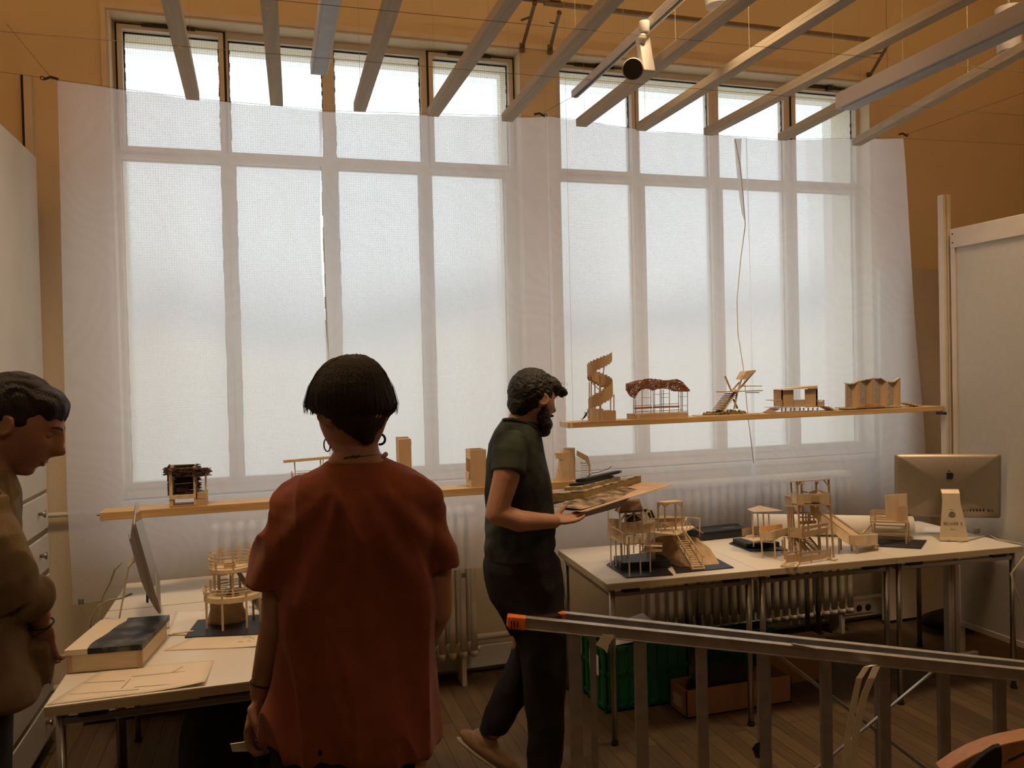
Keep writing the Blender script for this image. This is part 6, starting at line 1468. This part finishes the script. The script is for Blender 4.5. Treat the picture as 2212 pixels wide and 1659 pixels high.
pants = sil([(1470, -110, 30, .26), (1560, -105, 25, .25), (1700, -100, 22, .22), (2150, -85, 18, .18)], A, N, 30, 2.4)
blob('trousers', [pants], M_pants2, pk_, .008, 4, folds(.006, 7))
for off in (-.06, .07):
    q = pp_(-40, 2150, off); q.z = 0; m_ = MB().ell(q+LT*.05+Vector((0, 0, .045)), (.13, .05, .045), None, 20, 12); blob('shoe', [m_], M_blk2, pk_, .006, 3)
c = [pp_(86, 1352, -.03), pp_(102, 1344, -.03), pp_(113, 1375, -.03), pp_(96, 1390, -.03)]
tag(MB().prism(c, N*.006).build('folded_paper', M_paper, bevel=.002), 'small pale folded paper in the hand of the person in khaki', 'paper')

# ------------------------------------------------------------ ladder lying on its side
ld = thing('stepladder', (1.8, 2.6, 0), 'aluminium stepladder standing on its side in the right foreground, orange feet at the left end', 'ladder')
def lad(d, x0, y0, x1, y1): a = CAM+ray(x0, y0)*d; b = CAM+ray(x1, y1)*d; return a, b
la, lb = lad(3.02, 1132, 1345, 2300, 1467)
ba, bb2 = lad(3.12, 1217, 1335, 2300, 1451)
dr_ = (lb-la).normalized(); nv_ = Vector((dr_.y, -dr_.x, 0)).normalized()
for (p, q), nm in (((la, lb), 'front_rail'), ((ba, bb2), 'rear_rail')):
    b = MB().bar(p, q, .022, .038)
    b.bar(p+Vector((0, 0, .021)), q+Vector((0, 0, .021)), .030, .005); b.bar(p-Vector((0, 0, .020)), q-Vector((0, 0, .020)), .028, .005)
    b.build(nm, M_alu, ld, bevel=.0015)
    lo0 = Vector((p.x-dr_.x*.0, p.y, .045)); lo1 = Vector((q.x, q.y, .045))
    MB().bar(lo0, lo1, .028, .042).build('lower_'+nm, M_alu, ld, bevel=.0015)
    for s0_, zz in ((p, 0), (Vector((lo0.x, lo0.y, .045)), 0)):
        c = s0_-dr_*.028; f = MB()
        f.bar(c-dr_*.030, c+dr_*.034, .038, .048); f.bar(c-dr_*.036+Vector((0, 0, .004)), c-dr_*.012+Vector((0, 0, .004)), .044, .040)
        ft = f.build('rubber_foot', M_orange, ld, bevel=.005)
        for k_ in range(3): MB().bar(c-dr_*(.020-.012*k_)+nv_*.0225-Vector((0, 0, .016)), c-dr_*(.020-.012*k_)+nv_*.0225+Vector((0, 0, .010)), .004, .003).build('tread_groove', M_dark, ft)
def on_rail(p, q, px):
    lo, hi = 0., 1.
    for _ in range(30):
        t = (lo+hi)/2; v = p.lerp(q, t)-CAM; x = 1106+FPX*v.dot(RT)/v.dot(FW)
        if x < px: lo = t
        else: hi = t
    return p.lerp(q, t)
for px in (1240, 1382, 1514, 1646, 1782, 1908, 2037, 2158):
    a = on_rail(la, lb, px); MB().bar(Vector((a.x, a.y, .06)), a-Vector((0, 0, .018)), .046 if px in (1240, 1382) else .040, .024, up=(nv_.x, nv_.y, 0)).build('step', M_alu2, ld, bevel=.002)
for px in (1279, 1655, 1895):
    a = on_rail(ba, bb2, px); MB().bar(Vector((a.x, a.y, .06)), a-Vector((0, 0, .018)), .024, .02, up=(nv_.x, nv_.y, 0)).build('rear_brace', M_alu2, ld, bevel=.002)
for a_, b_, w_ in (((1665, 1404), (1830, 1530), .022), ((1830, 1530), (2010, 1668), .02)):
    MB().bar(CAM+ray(*a_)*3.12, CAM+ray(*b_)*3.12, w_, .012).build('diagonal_strut', M_alu2, ld)
MB().bar(CAM+ray(2024, 1443)*3.07, CAM+ray(1740, 1680)*3.07, .012, .006).build('diagonal_strut', M_alu, ld)
MB().bar(CAM+ray(1712, 1392)*3.0, CAM+ray(1762, 1402)*3.0, .018, .008).build('lock_latch', M_alu2, ld)
# tapes on the ladder
c = [CAM+ray(x, y)*2.985 for x, y in ((1302, 1370), (1328, 1372), (1316, 1392), (1311, 1412), (1305, 1402), (1287, 1393))]
tag(MB().prism(c, nv_*.001).build('tape_piece', M_tape), 'torn piece of masking tape hanging from the ladder near its left end', 'tape')
def rib(pts, w_, m, nm, label):
    P = [CAM+ray(x, y)*d_ for x, y, d_ in pts]; b = MB()
    rings = [[p-RT*w_/2, p+RT*w_/2, p+RT*w_/2+nv_*.0012, p-RT*w_/2+nv_*.0012] for p in P]
    b.loft(rings); return tag(b.build(nm, m, smooth=False), label, 'strap')
rib([(1888, 1436, 2.99), (1872, 1440, 2.97), (1856, 1465, 2.96), (1848, 1500, 2.96), (1838, 1550, 2.96), (1830, 1600, 2.96), (1820, 1700, 2.96)], .022, M_tape, 'fabric_strap', 'pale fabric strap looped over the ladder rail, left length')
rib([(1893, 1440, 2.96), (1882, 1465, 2.95), (1868, 1500, 2.95), (1856, 1550, 2.95), (1846, 1600, 2.95), (1838, 1700, 2.95)], .026, M_tape, 'fabric_strap', 'pale fabric strap hanging from the ladder rail, right length')
c = [CAM+ray(x, y)*2.98 for x, y in ((1641, 1602), (1641, 1638), (1632, 1636), (1624, 1617), (1632, 1606))]
tag(MB().prism(c, nv_*.002).build('tape_piece', M_blk), 'scrap of black tape low on the fourth ladder step', 'tape')
# round wooden stool in the corner
st = thing('bent_chair', (2.28, 1.95, 0), 'wooden chair back with a dark pad, cut off at the bottom right corner', 'chair')
wp = [CAM+ray(x, y)*2.35 for x, y in ((2036, 1672), (2070, 1648), (2105, 1629), (2140, 1615), (2175, 1605), (2225, 1595), (2300, 1588), (2300, 1650), (2230, 1655), (2180, 1668), (2140, 1690), (2110, 1715))]
MB().prism(wp, (.03, .06, 0)).build('wooden_back', mat('orange_beech', (.42, .20, .08), .45, scale=8, stretch=(1, 6, 6)), st, bevel=.004)
MB().prism([CAM+ray(x, y)*2.33 for x, y in ((2178, 1640), (2225, 1618), (2300, 1610), (2300, 1614), (2225, 1624), (2180, 1646))], (.001, .002, 0)).build('groove', M_dark, st)
MB().prism([CAM+ray(x, y)*2.31 for x, y in ((2072, 1700), (2088, 1670), (2108, 1646), (2130, 1627), (2150, 1615), (2164, 1612), (2166, 1640), (2160, 1700))], (.012, .02, 0)).build('dark_pad', M_blk2, st, bevel=.004)
MB().bb(2.05, 2.5, 1.35, 1.72, .40, .43).build('seat', mat('orange_beech', (.5, .3, .1)), st, bevel=.01)
for x, y in ((2.08, 1.38), (2.47, 1.38), (2.08, 1.69), (2.47, 1.69)): MB().tube([(x, y, 0), (x, y, .40)], .012, 10).build('leg', M_dark, st, smooth=True)

# ------------------------------------------------------------ under the tables
def crate(x0, x1, y0, y1, h, label, rz=0):
    c = thing('plastic_crate', ((x0+x1)/2, (y0+y1)/2, 0), label, 'crate'); t = .012; b = MB()
    b.bb(x0, x1, y0, y1, 0, .01)
    for a in ((x0, x1, y0, y0+t), (x0, x1, y1-t, y1), (x0, x0+t, y0, y1), (x1-t, x1, y0, y1)): b.bb(*a, 0, h)
    b.build('shell', M_gcr, c)
    r_ = MB()
    for z in (h-.012, h*.6, .03):
        for a in ((x0-.008, x1+.008, y0-.008, y0), (x0-.008, x1+.008, y1, y1+.008), (x0-.008, x0, y0, y1), (x1, x1+.008, y0, y1)): r_.bb(*a, z-.008, z+.008)
    n = 8
    for k_ in range(n+1): x = x0+(x1-x0)*k_/n; r_.bb(x-.003, x+.003, y0-.008, y0, 0, h)
    for k_ in range(5): y = y0+(y1-y0)*k_/4; r_.bb(x0-.008, x0, y-.003, y+.003, 0, h)
    r_.build('ribs', M_gcr, c); return c
c1 = crate(1.56, 2.02, 3.69, 3.97, .32, 'green plastic crate with papers under the left table of the right row')
MB().prism([(1.549, 3.74, .17), (1.549, 3.86, .17), (1.549, 3.86, .27), (1.549, 3.74, .27)], (-.001, 0, 0)).build('paper_label', M_paper2, c1)
crate(2.245, 2.62, 3.84, 3.97, .26, 'second green plastic crate, farther back and right of the first')
for k_, (x, y, z, l, m_, lb) in enumerate(((1.72, 3.84, .33, .20, M_paper, 'white printed sheet poking out of the green crate'), (1.86, 3.90, .325, .18, M_paper2, 'cream sheet lying in the green crate behind the white one'))):
    o = MB().prism([(x-l/2, y-.1, z-.02), (x+l/2, y-.12, z), (x+l/2-.02, y+.12, z+.04), (x-l/2+.03, y+.1, z+.02)], (0, 0, .002)).build('paper_sheet', m_); tag(o, lb, 'paper')
cb1 = thing('cardboard_box', (2.18, 3.68, 0), 'low brown cardboard box on the floor, full of black fabric', 'box')
b = MB(); X0, X1, Y0, Y1, H = 1.90, 2.49, 3.50, 3.665, .135
b.bb(X0, X1, Y0, Y1, 0, .006)
for a in ((X0, X1, Y0, Y0+.005), (X0, X1, Y1-.005, Y1), (X0, X0+.005, Y0, Y1), (X1-.005, X1, Y0, Y1)): b.bb(*a, 0, H)
b.build('box_body', M_cardb, cb1); MB().bb(X0-.001, X0, Y0+.05, Y0+.13, .03, .09).build('label', M_card, cb1)
def bag(u, v): a = u*2*math.pi; r_ = math.sin(math.pi*v)**.5*(1+.2*noise.noise(Vector((math.cos(a)*2, math.sin(a)*2, v*4)))); return Vector((2.15+.17*r_*math.cos(a), 3.58+.07*r_*math.sin(a), .06+.16*v))
tag(MB().grid(bag, 36, 16).build('black_cloth', M_blk2, smooth=True), 'crumpled black cloth heaped in the cardboard box', 'cloth')
cb2 = thing('cardboard_box', (2.62, 4.0, 0), 'larger brown cardboard box standing behind the low one', 'box')
MB().bb(2.50, 2.86, 3.70, 3.82, 0, .22).build('box_body', M_cardb, cb2, bevel=.003); MB().bb(2.66, 2.70, 3.699, 3.821, .2195, .2215).build('tape_strip', M_tape, cb2)
bp_ = thing('backpack', (-.15, 3.1, 0), 'black bag slumped on the floor under the left table', 'bag')
def bk_(u, v):
    a = u*2*math.pi; r_ = math.sin(math.pi*min(1, v*1.02))**.45*(1+.10*noise.noise(Vector((math.cos(a)*2, math.sin(a)*2, v*3)))); return Vector((-.04+.27*r_*math.cos(a)-.06*v, 3.15+.17*r_*math.sin(a), .01+.60*v))
MB().grid(bk_, 44, 24).build('bag_body', M_blk2, bp_, smooth=True)
MB().tube([(-.1, 3.02, .55), (-.08, 2.97, .45), (-.06, 2.965, .3), (-.04, 2.98, .15)], .012, 8).build('shoulder_strap', M_blk, bp_, smooth=True)
for k_ in range(4): MB().bb(-.17+.026*k_, -.155+.026*k_, 2.960, 2.972, .18, .23).build('faded_print', M_alu2, bp_)
wb_ = thing('floor_bag', (4.2, 3.95, 0), 'dark bag lying on the floor behind the partition beside the wall', 'bag')
def bk2(u, v): a = u*2*math.pi; r_ = math.sin(math.pi*v)**.5*(1+.2*noise.noise(Vector((math.cos(a)*2, math.sin(a)*2, v*3)))); return Vector((4.12+.22*r_*math.cos(a), 4.1+.12*r_*math.sin(a), .13*v+.001))
MB().grid(bk2, 30, 12).build('bag_body', M_blk2, wb_, smooth=True)
